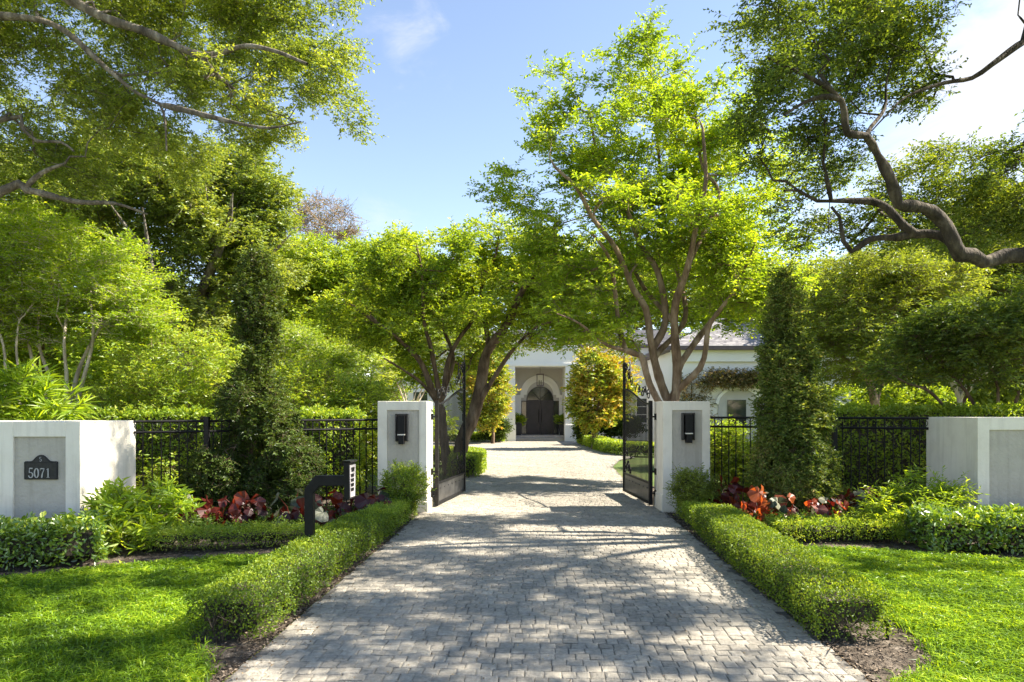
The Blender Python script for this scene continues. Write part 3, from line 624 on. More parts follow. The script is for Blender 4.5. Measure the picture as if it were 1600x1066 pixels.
def rbox(g, x0, x1, y0, y1, z0, z1, tx=0.):
    v = [rb(x - (tx if z == z0 else 0), y * (1 if z == z1 else .8), z) for x in (x0, x1) for y in (y0, y1) for z in (z0, z1)]
    g.add(v, [(0, 1, 3, 2), (4, 6, 7, 5), (0, 4, 5, 1), (2, 3, 7, 6), (0, 2, 6, 4), (1, 5, 7, 3)])
g = Geo(); rbox(g, 0, .06, -.10, .10, zb2, zt2, .0); child(g, 'keypad_box', M['black'], root, .003)
g = Geo(); rbox(g, .0605, .066, -.085, .09, zb2 + .02, zt2 - .03); child(g, 'face_plate', M['roof'], root)
g = Geo()
for i in range(4):
    for j in range(3): z = zb2 + .10 + i * .05; y = -.05 + j * .035; rbox(g, .067, .071, y - .012, y + .012, z - .017, z + .017)
rbox(g, .067, .070, -.05, .05, zt2 - .10, zt2 - .055); child(g, 'keys', M['black'], root)
g = Geo(); rbox(g, -.012, .08, -.12, .12, zt2 + .001, zt2 + .02); child(g, 'hood', M['fixture'], root, .002)

# ------------------------------------------------------------------ low garden light in the lawn edge
gx, gy = X(1387, 5.0), 5.0
root = base_empty('garden_spike', (gx, gy, 0), 'small black stake light at the lawn edge near the clipped hedge end', 'light')
g = Geo(); g.tube([(gx, gy, -.02), (gx, gy, .10)], .012, 8); child(g, 'stake', M['black'], root)
g = Geo(); g.tube([(gx, gy, .09), (gx, gy, .10), (gx, gy, .13)], [.022, .026, .026], 10); child(g, 'head', M['black'], root)

# ------------------------------------------------------------------ hedges
def hedge(name, label, path, wid, h, seed, mat='leaf_box', dens=2600, L=.022, W=.014, group='clipped box hedges', sprig=0, z0=.06, cat='hedge', six=False, lump=.018, core=True):
    """clipped hedge along a path: leaves laid over and inside the clipped surface, twigs, stems and a dark filler core beneath"""
    r = RS(seed); p = catmull([(x, y, 0) for x, y in path], .1)[:, :2]; seg = np.linalg.norm(np.diff(p, axis=0), axis=1); s = np.concatenate([[0], np.cumsum(seg)]); T = s[-1]
    root = base_empty(name, (*p[0], 0), label, cat, group)
    def at(u):
        x = np.interp(u, s, p[:, 0]); y = np.interp(u, s, p[:, 1]); e = 1e-2; dx = np.interp(u + e, s, p[:, 0]) - np.interp(u - e, s, p[:, 0]); dy = np.interp(u + e, s, p[:, 1]) - np.interp(u - e, s, p[:, 1]); l = np.hypot(dx, dy) + 1e-9
        return x, y, dx / l, dy / l
    A = (T * wid, T * h, T * h, wid * h, wid * h); n = [int(dens * q) for q in A]; gl = Geo()
    for face in range(5):
        for layer, frac in ((0, 1.), (.03, .6), (.07, .5)):
            N = max(int(n[face] * frac), 4); u = r.rand(N) * T; a = (r.rand(N) - .5) * wid; z = z0 * .3 + (h - z0 * .3) * r.rand(N) ** .9
            if face == 0: z = np.full(N, h - layer)
            elif face < 3: a = np.full(N, (.5 if face == 1 else -.5) * wid) * (1 - 2 * layer / wid)
            else: u = np.full(N, layer if face == 3 else T - layer)
            rnd = .035; 
            x, y, tx, ty = at(u); q = np.stack([x + ty * a, y - tx * a, z], 1)
            nn = np.zeros((N, 3))
            if face == 0: nn[:, 2] = 1
            elif face < 3: sg = 1 if face == 1 else -1; nn[:, 0] = ty * sg; nn[:, 1] = -tx * sg
            else: sg = -1 if face == 3 else 1; nn[:, 0] = tx * sg; nn[:, 1] = ty * sg
            # rounded arrises
            cz = np.clip((q[:, 2] - (h - rnd)) / rnd, 0, 1); ca_ = np.clip((np.abs(a) - (wid / 2 - rnd)) / rnd, 0, 1); both = cz * ca_
            q[:, 2] -= both * .016; q += nn * (lump * wob(q, 4.2, seed)[:, None] + lump * .5 * wob(q, 11, seed)[:, None] + r.randn(N, 1) * .009)
            if face: 
                keep = (wob(q, 6, seed + 4) > -.78) | (z > h * .5); keep &= (z > z0 * .6) | (r.rand(N) < .3)
                q = q[keep]; nn = nn[keep]; N = len(q)
            d = norm(nn * .55 + r.randn(N, 3) * .8 + np.array([[0, 0, .25]])); up = nn * .9 + r.randn(N, 3) * .6 + np.array([[0, 0, .3]])
            sz = .6 + .7 * r.rand(N); tone = np.clip(.45 + .25 * wob(q, 3, seed) + r.randn(N) * .2 + (.10 if face == 0 and layer == 0 else 0), 0, 1)  # top leaves toned lighter, sunlight put into their colour
            put_leaves(gl, q, d, up, L * sz, W * sz, tone, six)
    if sprig:
        N = int(sprig * T); u = r.rand(N) * T; a = (r.rand(N) - .5) * wid * .96; x, y, tx, ty = at(u); C = np.stack([x + ty * a, y - tx * a, h * (.8 + .2 * r.rand(N))], 1)
        sprays(gl, None, C, r, .05, 3, 6, .09, L * 1.4, W * 1.4, 1., -.5, .6, six=six)
    child(gl, 'leaves', M[mat], root)
    gs = Geo(); N = int(T * 26); u = r.rand(N) * T; x, y, tx, ty = at(u); a = (r.rand(N) - .5) * wid * .45
    b0 = np.stack([x + ty * a, y - tx * a, np.full(N, -.01)], 1); b1 = b0 + np.stack([r.randn(N) * .07, r.randn(N) * .07, np.full(N, h * .6)], 1); prisms(gs, b0, b1, .007, .005)
    K = 6; b2 = np.repeat(b1 * .6 + b0 * .4, K, 0); e = b2 + np.stack([r.randn(N * K) * wid * .2, r.randn(N * K) * wid * .2, np.full(N * K, h * .38)], 1); prisms(gs, b2, e, .004, .0015)
    if core:  # solid dark box filling the hedge so gaps read as deep shade
        us = np.linspace(.07, T - .07, max(3, int(T / .15))); x, y, tx, ty = at(us); hw_ = wid / 2 - .085; m = len(us); rg = []
        for aa, zz in ((-hw_, z0 + .06), (hw_, z0 + .06), (hw_, h - .085), (-hw_, h - .085)): rg.append(np.stack([x + ty * aa, y - tx * aa, np.full(m, zz)], 1) + r.randn(m, 3) * .012)
        V = np.stack(rg, 1).reshape(-1, 3); fs = [(i * 4 + k_, i * 4 + (k_ + 1) % 4, (i + 1) * 4 + (k_ + 1) % 4, (i + 1) * 4 + k_) for i in range(m - 1) for k_ in range(4)] + [(0, 1, 2, 3), (m * 4 - 4, m * 4 - 1, m * 4 - 2, m * 4 - 3)]
        gs.add(V, fs)
    child(gs, 'stems', M['twig'], root)
    return root
hedge('clipped_hedge', 'low clipped box hedge along the drive with the keypad post rising behind it', [(-2.06, 4.9), (-1.98, 7.0), (-1.86, 9.1)], .54, .34, 21)
hedge('clipped_hedge', 'low clipped box hedge along the drive in front of the orange leaved plants', [(2.45, 4.9), (2.60, 7.2), (2.78, 9.5)], .54, .36, 22)
hedge('young_hedge', 'short bright green hedge end at the foot of the pillar beside the keypad post', [(-1.84, 9.18), (-1.72, 10.9)], .42, .32, 23, 'leaf_bright', 2000, .028, .013, 'loose bright hedges beside the drive', sprig=14)
hedge('young_hedge', 'short loose bright green hedge at the foot of the pillar beside the orange plants', [(2.78, 9.6), (2.86, 10.9)], .46, .30, 24, 'leaf_bright', 1700, .030, .014, 'loose bright hedges beside the drive', sprig=26)
hedge('border_hedge', 'low feathery yellow green border between the shaded lawn and the red leaved plants', [(-4.45, 8.15), (-3.6, 8.3), (-2.45, 8.55)], .42, .25, 25, 'leaf_bright', 1700, .030, .011, 'low feathery borders', sprig=45, z0=.08)
hedge('border_hedge', 'low feathery yellow green border between the sunny lawn and the orange leaved plants', [(3.35, 8.75), (4.2, 8.9), (4.95, 8.75)], .46, .27, 26, 'leaf_bright', 1700, .032, .012, 'low feathery borders', sprig=50, z0=.08)
hedge('leafy_hedge', 'broad glossy leafy hedge in front of the 5071 wall', [(-9.0, 7.35), (-6.4, 7.35), (-5.0, 7.6), (-4.65, 7.75)], .85, .42, 27, 'leaf_glossy', 900, .055, .026, 'glossy hedges below the walls', sprig=40, six=True, lump=.06)
hedge('leafy_hedge', 'broad glossy leafy hedge in front of the blank panelled wall', [(4.95, 8.35), (5.9, 8.25), (7.2, 8.2), (9.6, 8.2)], .75, .42, 28, 'leaf_glossy', 900, .055, .026, 'glossy hedges below the walls', sprig=40, six=True, lump=.06)

# ------------------------------------------------------------------ shrubs
def shrub(name, label, base, ells, n, seed, mats, leaf, group=None, stems=7, cat='shrub', gap=.2, tip=.004, zmin=.06, shell=.6, sr=.012, step=.16, rough=.12, gs=2.2):
    r = RS(seed); C = sample_ells(ells, n, r, gap, gs, shell, rough, zmin); b = np.array((*base, 0.)); lb = []
    for i in range(stems):
        e = C[r.randint(len(C))]; e = b * .45 + e * .55; s = b + np.array((r.randn() * .04, r.randn() * .04, -.01)); m = s * .5 + e * .5 + np.array((0, 0, .05)); lb.append(np.array([(*s, sr), (*m, sr * .8), (*e, sr * .5)]))
    root = base_empty(name, b, label, cat, group); gw = grow(lb, C, r, tip, step, .05, .1); gl = Geo()
    tone = np.clip(.5 + .4 * wob(C, 2.0, seed) + .25 * (r.rand(len(C)) - .5), 0, 1); cc = np.mean([c for c, _ in ells], 0); cc[2] -= .3
    sprays(gl, gw, C, r, tone_c=tone, out=norm(C - cc), **leaf)
    child(gw, 'stems', M[mats[0]], root); child(gl, 'leaves', M[mats[1]], root); return root
SH = dict(spread=.07, ntw=4, k=7, tl=.13, L=.045, W=.016, flat=.9, droop=-.15, up=.7, twr=.0018)
shrub('round_shrub', 'small round shrub at the foot of the pillar next to the keypad post', (X(632, 10.6), 10.55), [(P(632, 762, 10.6), np.array((.32, .32, .30))), (P(620, 785, 10.6), np.array((.25, .25, .18)))], 330, 31, ('twig', 'leaf_crape2'), SH, 'round shrubs at the pillar feet')
shrub('round_shrub', 'small round yellow green shrub at the foot of the pillar next to the orange plants', (X(1088, 10.6), 10.55), [(P(1088, 762, 10.6), np.array((.34, .32, .29))), (P(1082, 785, 10.6), np.array((.25, .25, .18)))], 330, 32, ('twig', 'leaf_olive'), SH, 'round shrubs at the pillar feet')
LL = dict(spread=.10, ntw=3, k=9, tl=.16, L=.13, W=.032, flat=.8, droop=-.25, up=.8, six=True, twr=.003, ang=.8)
shrub('broadleaf_shrub', 'spreading shrub with long pointed leaves beside the lit end of the 5071 wall', (-4.35, 8.6), [(P(225, 800, 8.5), np.array((.50, .40, .28))), (P(205, 835, 8.3), np.array((.45, .35, .2)))], 130, 33, ('stemgreen', 'leaf_crape'), LL, stems=9)
LR = dict(spread=.08, ntw=3, k=13, tl=.26, L=.085, W=.018, flat=.5, droop=-.05, up=1.2, twr=.003, ang=.9)
shrub('tiered_shrub', 'fresh green tiered shrub with layered fans beside the blank wall', (5.35, 9.1), [(P(1425, 812, 9.1), np.array((.52, .40, .14))), (P(1428, 785, 9.1), np.array((.42, .35, .14))), (P(1418, 765, 9.1), np.array((.12, .12, .22))), (P(1470, 780, 9.1), np.array((.2, .2, .14))), (P(1385, 800, 9.0), np.array((.2, .2, .2)))], 150, 34, ('stemgreen', 'leaf_crape'), LR, stems=6)
LC = dict(spread=.07, ntw=7, k=8, tl=.12, L=.05, W=.024, flat=.9, droop=.1, up=.6, twr=.002)
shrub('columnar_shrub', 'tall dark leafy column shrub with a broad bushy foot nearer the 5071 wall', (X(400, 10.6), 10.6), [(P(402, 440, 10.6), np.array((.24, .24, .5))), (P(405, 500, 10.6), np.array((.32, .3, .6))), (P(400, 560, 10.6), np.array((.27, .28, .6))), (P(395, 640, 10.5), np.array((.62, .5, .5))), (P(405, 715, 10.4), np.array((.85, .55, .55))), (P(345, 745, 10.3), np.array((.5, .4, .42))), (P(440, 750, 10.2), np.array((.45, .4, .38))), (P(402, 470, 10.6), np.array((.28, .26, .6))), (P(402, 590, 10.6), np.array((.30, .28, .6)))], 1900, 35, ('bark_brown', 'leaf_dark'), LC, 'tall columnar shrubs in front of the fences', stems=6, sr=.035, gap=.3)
shrub('columnar_shrub', 'tall tapering leafy column shrub behind the orange leaved plants', (X(1240, 10.4), 10.4), [(P(1222, 450, 10.4), np.array((.13, .13, .35))), (P(1226, 500, 10.4), np.array((.25, .25, .5))), (P(1232, 570, 10.4), np.array((.38, .36, .6))), (P(1238, 650, 10.4), np.array((.50, .45, .65))), (P(1240, 730, 10.4), np.array((.58, .48, .6))), (P(1245, 770, 10.4), np.array((.65, .5, .35)))], 2000, 36, ('bark_brown', 'leaf_vine'), LC, 'tall columnar shrubs in front of the fences', stems=6, sr=.035, gap=.16)
# strappy plant over the left wall
ST = dict(spread=.16, ntw=3, k=16, tl=.16, L=.36, W=.035, flat=.8, droop=-.3, up=.8, six=True, twr=.008, ang=.9)
shrub('strap_leaved_plant', 'lush plant with long strap leaves rising behind the 5071 wall', (X(45, 11.6), 11.6), [(P(20, 620, 11.6), np.array((.7, .5, .35))), (P(80, 635, 11.6), np.array((.45, .5, .25))), (P(-60, 630, 11.6), np.array((.7, .5, .4))), (P(0, 700, 11.6), np.array((1.2, .5, .6)))], 60, 37, ('stemgreen', 'leaf_crape'), ST, stems=9, sr=.02)
# plants behind the fences
BH = dict(spread=.16, ntw=5, k=8, tl=.24, L=.085, W=.032, flat=.8, droop=.0, up=.8, twr=.003)
shrub('garden_shrub', 'big rounded yellow green shrub behind the fence beside the 5071 wall', (X(290, 14), 14.0), [(P(290, 585, 14), np.array((1.35, 1.0, .85))), (P(220, 640, 13.6), np.array((1.0, .8, .7))), (P(330, 650, 13.6), np.array((1.2, .7, .8))), (P(270, 720, 13.2), np.array((1.2, .7, .8)))], 800, 41, ('bark_brown', 'leaf_bright'), BH, 'shrubs behind the fences', stems=9, sr=.03, step=.3)
shrub('garden_shrub', 'mid green bushy shrub behind the fence between the dark column and a gate pillar', (X(500, 14.5), 14.5), [(P(490, 620, 14.5), np.array((1.3, .8, .6))), (P(560, 640, 14.3), np.array((.7, .6, .5))), (P(500, 700, 14.0), np.array((1.4, .7, .8)))], 650, 42, ('bark_brown', 'leaf_crape2'), BH, 'shrubs behind the fences', stems=9, sr=.03, step=.3)
shrub('garden_shrub', 'bright yellow green shrub behind the fence right beside the lamp pillar', (X(1150, 12.7), 12.8), [(P(1140, 710, 12.8), np.array((.50, .4, .42))), (P(1165, 740, 12.8), np.array((.6, .4, .5))), (P(1130, 690, 12.8), np.array((.3, .3, .22)))], 300, 43, ('bark_brown', 'leaf_bright'), dict(BH, spread=.12, L=.075), 'shrubs behind the fences', stems=7, sr=.02)
hedge('garden_hedge', 'tall clipped hedge behind the fence beside the column shrub', [(5.0, 13.2), (7.0, 12.9), (10.5, 12.5)], .8, 1.72, 44, 'leaf_bright', 620, .065, .032, 'tall clipped garden hedges', lump=.11, sprig=60)
hedge('garden_hedge', 'tall clipped hedge behind the fence near the 5071 wall', [(-10.0, 13.0), (-5.9, 13.1), (-3.0, 13.5)], .8, 1.66, 45, 'leaf_bright', 620, .065, .032, 'tall clipped garden hedges', lump=.12, sprig=60)

# broad red and silver leaved plants
def broadleaf(label, x, y, seed, hot=.5, silver=.3, size=1., nleaf=19, name='copper_leaved_plant', group='red and copper leaved plants in the beds'):
    r = RS(seed); root = base_empty(name, (x, y, 0), label, 'plant', group); gs = Geo(); gl = Geo()
    for i in range(nleaf):
        a = i * 2.4 + r.rand() * .6; rad = (.04 + .26 * r.rand()) * size; hgt = (.10 + .36 * r.rand() * (1.25 - rad)) * size; c = np.array((x + math.cos(a) * rad, y + math.sin(a) * rad, hgt))
        m = np.array((x + math.cos(a) * rad * .4, y + math.sin(a) * rad * .4, hgt * .7)); gs.tube([(x, y, 0), m, c], [.008, .006, .004], 5, cap=False)
        out = np.array((math.cos(a), math.sin(a), .1)); tilt = .35 + .9 * r.rand(); n_ = norm(np.array((math.cos(a) * tilt * .8, math.sin(a) * tilt * .8 - .35, .7)) + r.randn(3) * .55)
        d = norm(out - n_ * np.dot(out, n_)); s_ = np.cross(n_, d); S = (.055 + .055 * r.rand()) * size; K = 12; ring = [c]
        for j in range(K + 1):
            t = -2.85 + 5.7 * j / K; rr = S * (1 + .25 * math.cos(t) + .10 * math.sin(t * 5 + r.rand())); ring.append(c + d * (rr * math.cos(t) + S * .25) + s_ * rr * math.sin(t) * .95 + n_ * S * (.22 * (math.cos(3 * t)) * .5 + .12 * math.sin(2 * t) - .12 * (math.cos(t) > 0)))
        si = r.rand() < silver * .55; tn = np.clip((r.rand() if si else hot + .25 * r.randn()) + .16 * np.where(np.arange(K) % 2, 1, -1) * r.rand(K), 0, 1)
        gl.add(ring, [(0, 1 + j, 2 + j) for j in range(K)], 1 if si else 0, tn)
    child(gs, 'stalks', M['leaf_red'], root); child(gl, 'leaves', [M['leaf_red'], M['leaf_silver']], root)
bl = [  # px, d, hot, silver, size, label
    (310, 9.5, .45, .05, 1.0, 'dull red leaved plant nearest the long leaved shrub by the 5071 wall'),
    (345, 9.2, .55, .15, .9, 'smaller red leaved plant at the wall side of the dark column shrub foot'),
    (385, 9.3, .55, .10, 1.1, 'deep red leaved plant directly under the dark column shrub'),
    (458, 9.4, .30, .85, 1.15, 'pale silver leaved plant just behind the keypad post'),
    (505, 9.1, .60, .45, 1.1, 'red and silver leaved plant under the arm of the keypad post'),
    (528, 9.8, .70, .10, 1.1, 'bright red leaved plant directly behind the keypad box'),
    (585, 10.1, .40, .35, 1.1, 'tall wine red leaved plant touching the round shrub by the pillar'),
    (1135, 10.4, .25, .05, 1.2, 'dark wine leaved plant beside the yellow green round shrub'),
    (1160, 9.9, .35, .15, 1.2, 'dark red leaved plant behind the brightest orange plant'),
    (1185, 9.6, .98, .20, 1.05, 'brightest orange leaved plant at the foot of the tapering column shrub'),
    (1215, 9.4, .95, .40, 1.0, 'orange and silver leaved plant in the middle of the sunny bed'),
    (1262, 9.5, .55, .60, .85, 'small red and grey leaved plant at the end of the orange group'),
    (1297, 9.5, .55, .40, .85, 'small dull red leaved plant behind the feathery border'),
    (1335, 10.0, .30, .25, 1.1, 'dark red leaved plant in shade beside the tiered shrub'),
    (1360, 10.2, .35, .10, 1.0, 'dark red leaved plant at the fence behind the tiered shrub')]
for i, (px, d, hot, sv, sz, lab) in enumerate(bl): broadleaf(lab, X(px, d), d, 50 + i, hot - (.3 if px < 800 else 0), sv, sz)  # keypad-side plants toned darker, their shade put into the leaf colour

def under(px0, px1, d0, d1, n, seed, label):
    r = RS(seed); d = d0 + (d1 - d0) * r.rand(n); px = px0 + (px1 - px0) * r.rand(n); C = np.stack([(px - CX) * d / F, d, .05 + .16 * r.rand(n)], 1)
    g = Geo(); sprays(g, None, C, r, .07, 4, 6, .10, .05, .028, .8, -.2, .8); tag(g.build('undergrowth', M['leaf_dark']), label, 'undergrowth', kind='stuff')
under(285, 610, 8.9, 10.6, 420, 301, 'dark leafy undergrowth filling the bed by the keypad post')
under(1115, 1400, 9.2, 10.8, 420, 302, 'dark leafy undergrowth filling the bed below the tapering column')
# ------------------------------------------------------------------ trees
# 1. multi-stemmed tree behind the pillar beside the orange plants
r = RS(71); d = 15.2
bx = (1052, 640 + 1760 / d)
L1 = [limb(.17, .13, (1054, 765, d), (1050, 690, d), (1052, 625, d)),
      limb(.10, .03, (1050, 640, d), (1033, 600, d), (1019, 547, d - .2), (1009, 482, d - .3), (990, 453, d - .4), (962, 388, d - .7), (929, 345, d - 1.0), (901, 294, d - 1.2), (868, 262, d - 1.2)),
      limb(.085, .025, (1019, 547, d - .2), (1040, 500, d), (1028, 425, d + .2), (1004, 388, d + .3), (981, 331, d + .5), (965, 284, d + .6), (934, 240, d + .6), (920, 170, d + .5)),
      limb(.11, .03, (1056, 625, d), (1058, 570, d), (1054, 519, d - .1), (1056, 472, d - .2), (1075, 416, d - .5), (1094, 322, d - .8), (1103, 284, d - .9), (1098, 200, d - 1.)),
      limb(.06, .015, (1070, 425, d - .5), (1103, 355, d - .4), (1124, 301, d - .3), (1098, 261, d - .2), (1089, 200, d), (1080, 120, d)),
      limb(.085, .02, (1056, 580, d), (1090, 530, d + .2), (1141, 467, d + .5), (1173, 449, d + .6), (1215, 430, d + .7)),
      limb(.075, .02, (1058, 610, d), (1094, 575, d - .3), (1103, 543, d - .4), (1110, 505, d - .5), (1150, 450, d - .6), (1180, 380, d - .7)),
      limb(.09, .03, (1046, 660, d), (1015, 600, d - .3), (1002, 556, d - .4), (978, 548, d - .5), (966, 500, d - .6), (962, 463, d - .7), (953, 406, d - .9), (930, 370, d - 1.)),
      limb(.07, .02, (1019, 560, d), (1070, 500, d + .5), (1060, 430, d + .9), (1040, 350, d + 1.2), (1030, 250, d + 1.3), (1020, 150, d + 1.3), (1015, 70, d + 1.2)),
      limb(.05, .012, (997, 550, d - .4), (950, 540, d - .8), (905, 505, d - 1.3), (870, 490, d - 1.7)),
      limb(.06, .015, (1050, 500, d - .1), (1000, 440, d + 1.), (960, 350, d + 1.8), (900, 300, d + 2.2))]
EL = [E(880, 150, 52, 60, d, 1.0), E(930, 215, 85, 60, d, 1.3), E(1015, 85, 72, 62, d, 1.1), E(850, 265, 80, 52, d - .5, 1.3), E(1000, 220, 120, 90, d, 2.0), E(1110, 190, 80, 90, d, 1.5), E(1140, 300, 100, 110, d, 2.0),
      E(960, 360, 140, 80, d - .3, 2.4), E(1120, 410, 130, 75, d, 2.2), E(1190, 400, 70, 110, d, 1.6), E(900, 480, 70, 45, d - .8, 1.2), E(800, 290, 42, 42, d, .8), E(1050, 350, 120, 100, d + 1, 1.8), E(1190, 480, 60, 45, d, 1.2), E(900, 420, 80, 70, d + .6, 1.6), E(1240, 420, 40, 60, d, 1.), E(960, 500, 70, 40, d, 1.2), E(850, 210, 30, 30, d, .6)]
EL += [E(1040, 500, 60, 22, d + 1.5, .8), E(935, 520, 75, 28, d - .8, .9), E(1010, 450, 60, 40, d + 1.4, 1.)]
EL = [(c + np.array((0, .5, 0)), rr_) for c, rr_ in EL]
C = sample_ells(EL, 700, r, .46, 1.0, .45, .2)
CR = dict(spread=.25, ntw=15, k=10, tl=.34, L=.10, W=.048, flat=.55, droop=.12, up=1.1, twr=.003)
make_tree('shade_tree', 'spreading multi stemmed bright green tree behind the gate pillar on the orange plant side', 'tree', P(1054, 765, d) * (1, 1, 0), L1, C, r, CR, ('bark_crape', 'leaf_crape'), .0065, 'spreading multi stemmed trees inside the gate', outc=P(1050, 500, d))
# 2. tree behind the other gate leaf
r = RS(72); d = 18.5
L2 = [limb(.2, .17, (718, 741, d), (722, 690, d), (738, 655, d), (750, 612, d)),
      limb(.17, .04, (750, 612, d), (757, 565, d), (764, 545, d), (793, 505, d - .3), (817, 453, d - .6), (845, 420, d - .8), (878, 388, d - 1)),
      limb(.08, .02, (764, 545, d), (758, 500, d + .2), (753, 449, d + .4), (775, 397, d + .6), (780, 360, d + .6)),
      limb(.08, .02, (742, 640, d), (775, 585, d - .3), (803, 545, d - .6), (840, 510, d - .9), (880, 500, d - 1.2)),
      limb(.15, .11, (700, 741, d), (694, 690, d), (690, 640, d)),
      limb(.1, .03, (690, 640, d), (676, 612, d - .1), (657, 566, d - .3), (620, 528, d - .6), (582, 500, d - .9), (554, 481, d - 1)),
      limb(.09, .02, (692, 630, d), (700, 566, d), (718, 528, d + .1), (742, 491, d + .3), (735, 430, d + .5)),
      limb(.08, .02, (689, 630, d), (674, 547, d - .3), (662, 500, d - .5), (660, 430, d - .7), (650, 380, d - .8)),
      limb(.07, .02, (690, 620, d), (708, 560, d + .5), (690, 500, d + .9), (700, 440, d + 1.2), (710, 380, d + 1.3)),
      limb(.06, .02, (690, 640, d), (660, 600, d - .5), (625, 575, d - 1), (600, 560, d - 1.4))]
EL = [E(700, 405, 95, 50, d, 2.0), E(800, 405, 70, 55, d, 1.6), E(625, 440, 75, 55, d, 1.8), E(565, 490, 55, 50, d - .5, 1.2), E(860, 480, 55, 60, d - .8, 1.5), E(640, 520, 75, 35, d - .5, 1.5), E(740, 465, 120, 50, d, 2.2), E(850, 400, 40, 40, d, 1.), E(620, 380, 30, 22, d, .8), E(700, 360, 30, 22, d, .8)]
EL += [E(700, 555, 80, 26, d + 1.2, 1.), E(790, 535, 35, 24, d + 1.5, .8), E(630, 575, 50, 22, d + 1.5, .8), E(835, 520, 65, 28, d - .8, 1.), E(900, 430, 50, 60, d, 1.4), E(590, 430, 50, 40, d, 1.2), E(800, 350, 60, 22, d, 1.), E(680, 580, 50, 25, d + .6, 1.)]
EL = [(c + np.array((0, .5, 0)), rr_) for c, rr_ in EL]
C = sample_ells(EL, 540, r, .44, 1.1, .4, .2)
make_tree('shade_tree', 'spreading leaning dark green tree behind the gate leaf on the keypad side', 'tree', P(715, 741, d) * (1, 1, 0), L2, C, r, dict(CR, spread=.29, ntw=15, L=.11, W=.052), ('bark_brown', 'leaf_crape2'), .0075, 'spreading multi stemmed trees inside the gate', outc=P(730, 560, d))
# 3. great oak overhanging the 5071 wall
r = RS(73); d = 10.
T3 = np.array([(-11.5, 11., -.1, .42), (-11.2, 10.9, 2.0, .36), (-10.6, 10.6, 4.2, .32), (-9.6, 10.4, 6.2, .26)])
L3 = [T3,
      np.vstack([[(-9.6, 10.4, 6.2, .13)], limb(.10, .016, (0, -95, 9.8), (60, -35, 9.8), (112, 0, 9.8), (166, 29, 9.8), (223, 48, 9.8), (271, 70, 9.8), (313, 86, 9.7), (344, 83, 9.6), (383, 72, 9.5), (430, 80, 9.3), (480, 100, 9.)) ]),
      limb(.032, .008, (313, 86, 9.7), (344, 121, 9.8), (367, 140, 10), (400, 165, 10.2), (440, 180, 10.3)),
      np.vstack([[(-10.2, 10.5, 5.2, .14)], limb(.06, .012, (-60, 30, 10), (0, 25, 10), (64, 32, 10), (105, 51, 10), (144, 86, 10), (179, 118, 10), (217, 147, 10), (249, 163, 10), (258, 191, 10), (260, 236, 10))]),
      limb(.03, .01, (60, 32, 10), (55, 10, 10.2), (50, -20, 10.5)),
      np.vstack([[(-10.6, 10.6, 4.4, .12)], limb(.04, .012, (0, 188, 10.6), (35, 201, 10.6), (57, 220, 10.6), (95, 222, 10.5), (115, 236, 10.4))]),
      np.vstack([[(-10.9, 10.8, 3.4, .14)], limb(.075, .015, (0, 300, 11), (41, 297, 11), (80, 306, 11), (124, 316, 11), (180, 318, 11.3), (230, 335, 11.6))]),
      limb(.05, .02, (35, 297, 11), (64, 271, 10.9), (102, 255, 10.8)),
      limb(.05, .01, (249, 163, 10), (300, 175, 9.6), (360, 190, 9.3), (420, 200, 9.1), (470, 190, 9.))]
EL = [E(120, 40, 190, 110, 11.3, 1.3), E(60, 120, 120, 60, 11.8, 1.2), E(330, 50, 170, 85, 11.0, 1.1), E(420, 140, 115, 75, 10.3, .9), E(300, 165, 150, 75, 10.9, .9), E(500, 55, 52, 60, 9.6, .7), E(510, 165, 50, 55, 9.5, .6), E(200, 180, 130, 60, 11.4, 1.2), E(100, 265, 110, 45, 12.2, 1.),
      E(200, -120, 380, 100, 10, 2.5), E(-200, 60, 200, 200, 10.5, 2.5), E(250, 90, 200, 90, 11.8, 1.3), E(180, 230, 150, 60, 12.3, 1.2), E(30, 240, 80, 40, 12.6, 1.2), E(400, 30, 150, 60, 11, 1.)]
C = sample_ells(EL, 1150, r, .50, 1.7, .3, .18)
OK = dict(spread=.25, ntw=20, k=9, tl=.22, L=.058, W=.029, flat=.7, droop=.25, up=.8, twr=.0022)
def oak(name, label, base, limbs, C, r, leaf, mats, outc, tip=.0055):
    root = base_empty(name, base, label, 'tree', 'live oaks around the entry'); gw = grow(limbs, C, r, tip, .22, .2, .12, wig=.28); gl = Geo()
    tone = np.clip(.5 + .45 * wob(C, 1.0, 4) + .25 * (r.rand(len(C)) - .5), 0, 1); sprays(gl, gw, C, r, tone_c=tone, out=norm(C - outc), **leaf)
    child(gw, 'trunk', M[mats[0]], root); child(gl, 'crown', M[mats[1]], root)
oak('live_oak', 'great live oak whose pale limbs hang over the 5071 wall', (-11.5, 11, 0), L3, C, r, OK, ('bark_grey', 'leaf_oakL'), np.array((-8, 10, 5.)))
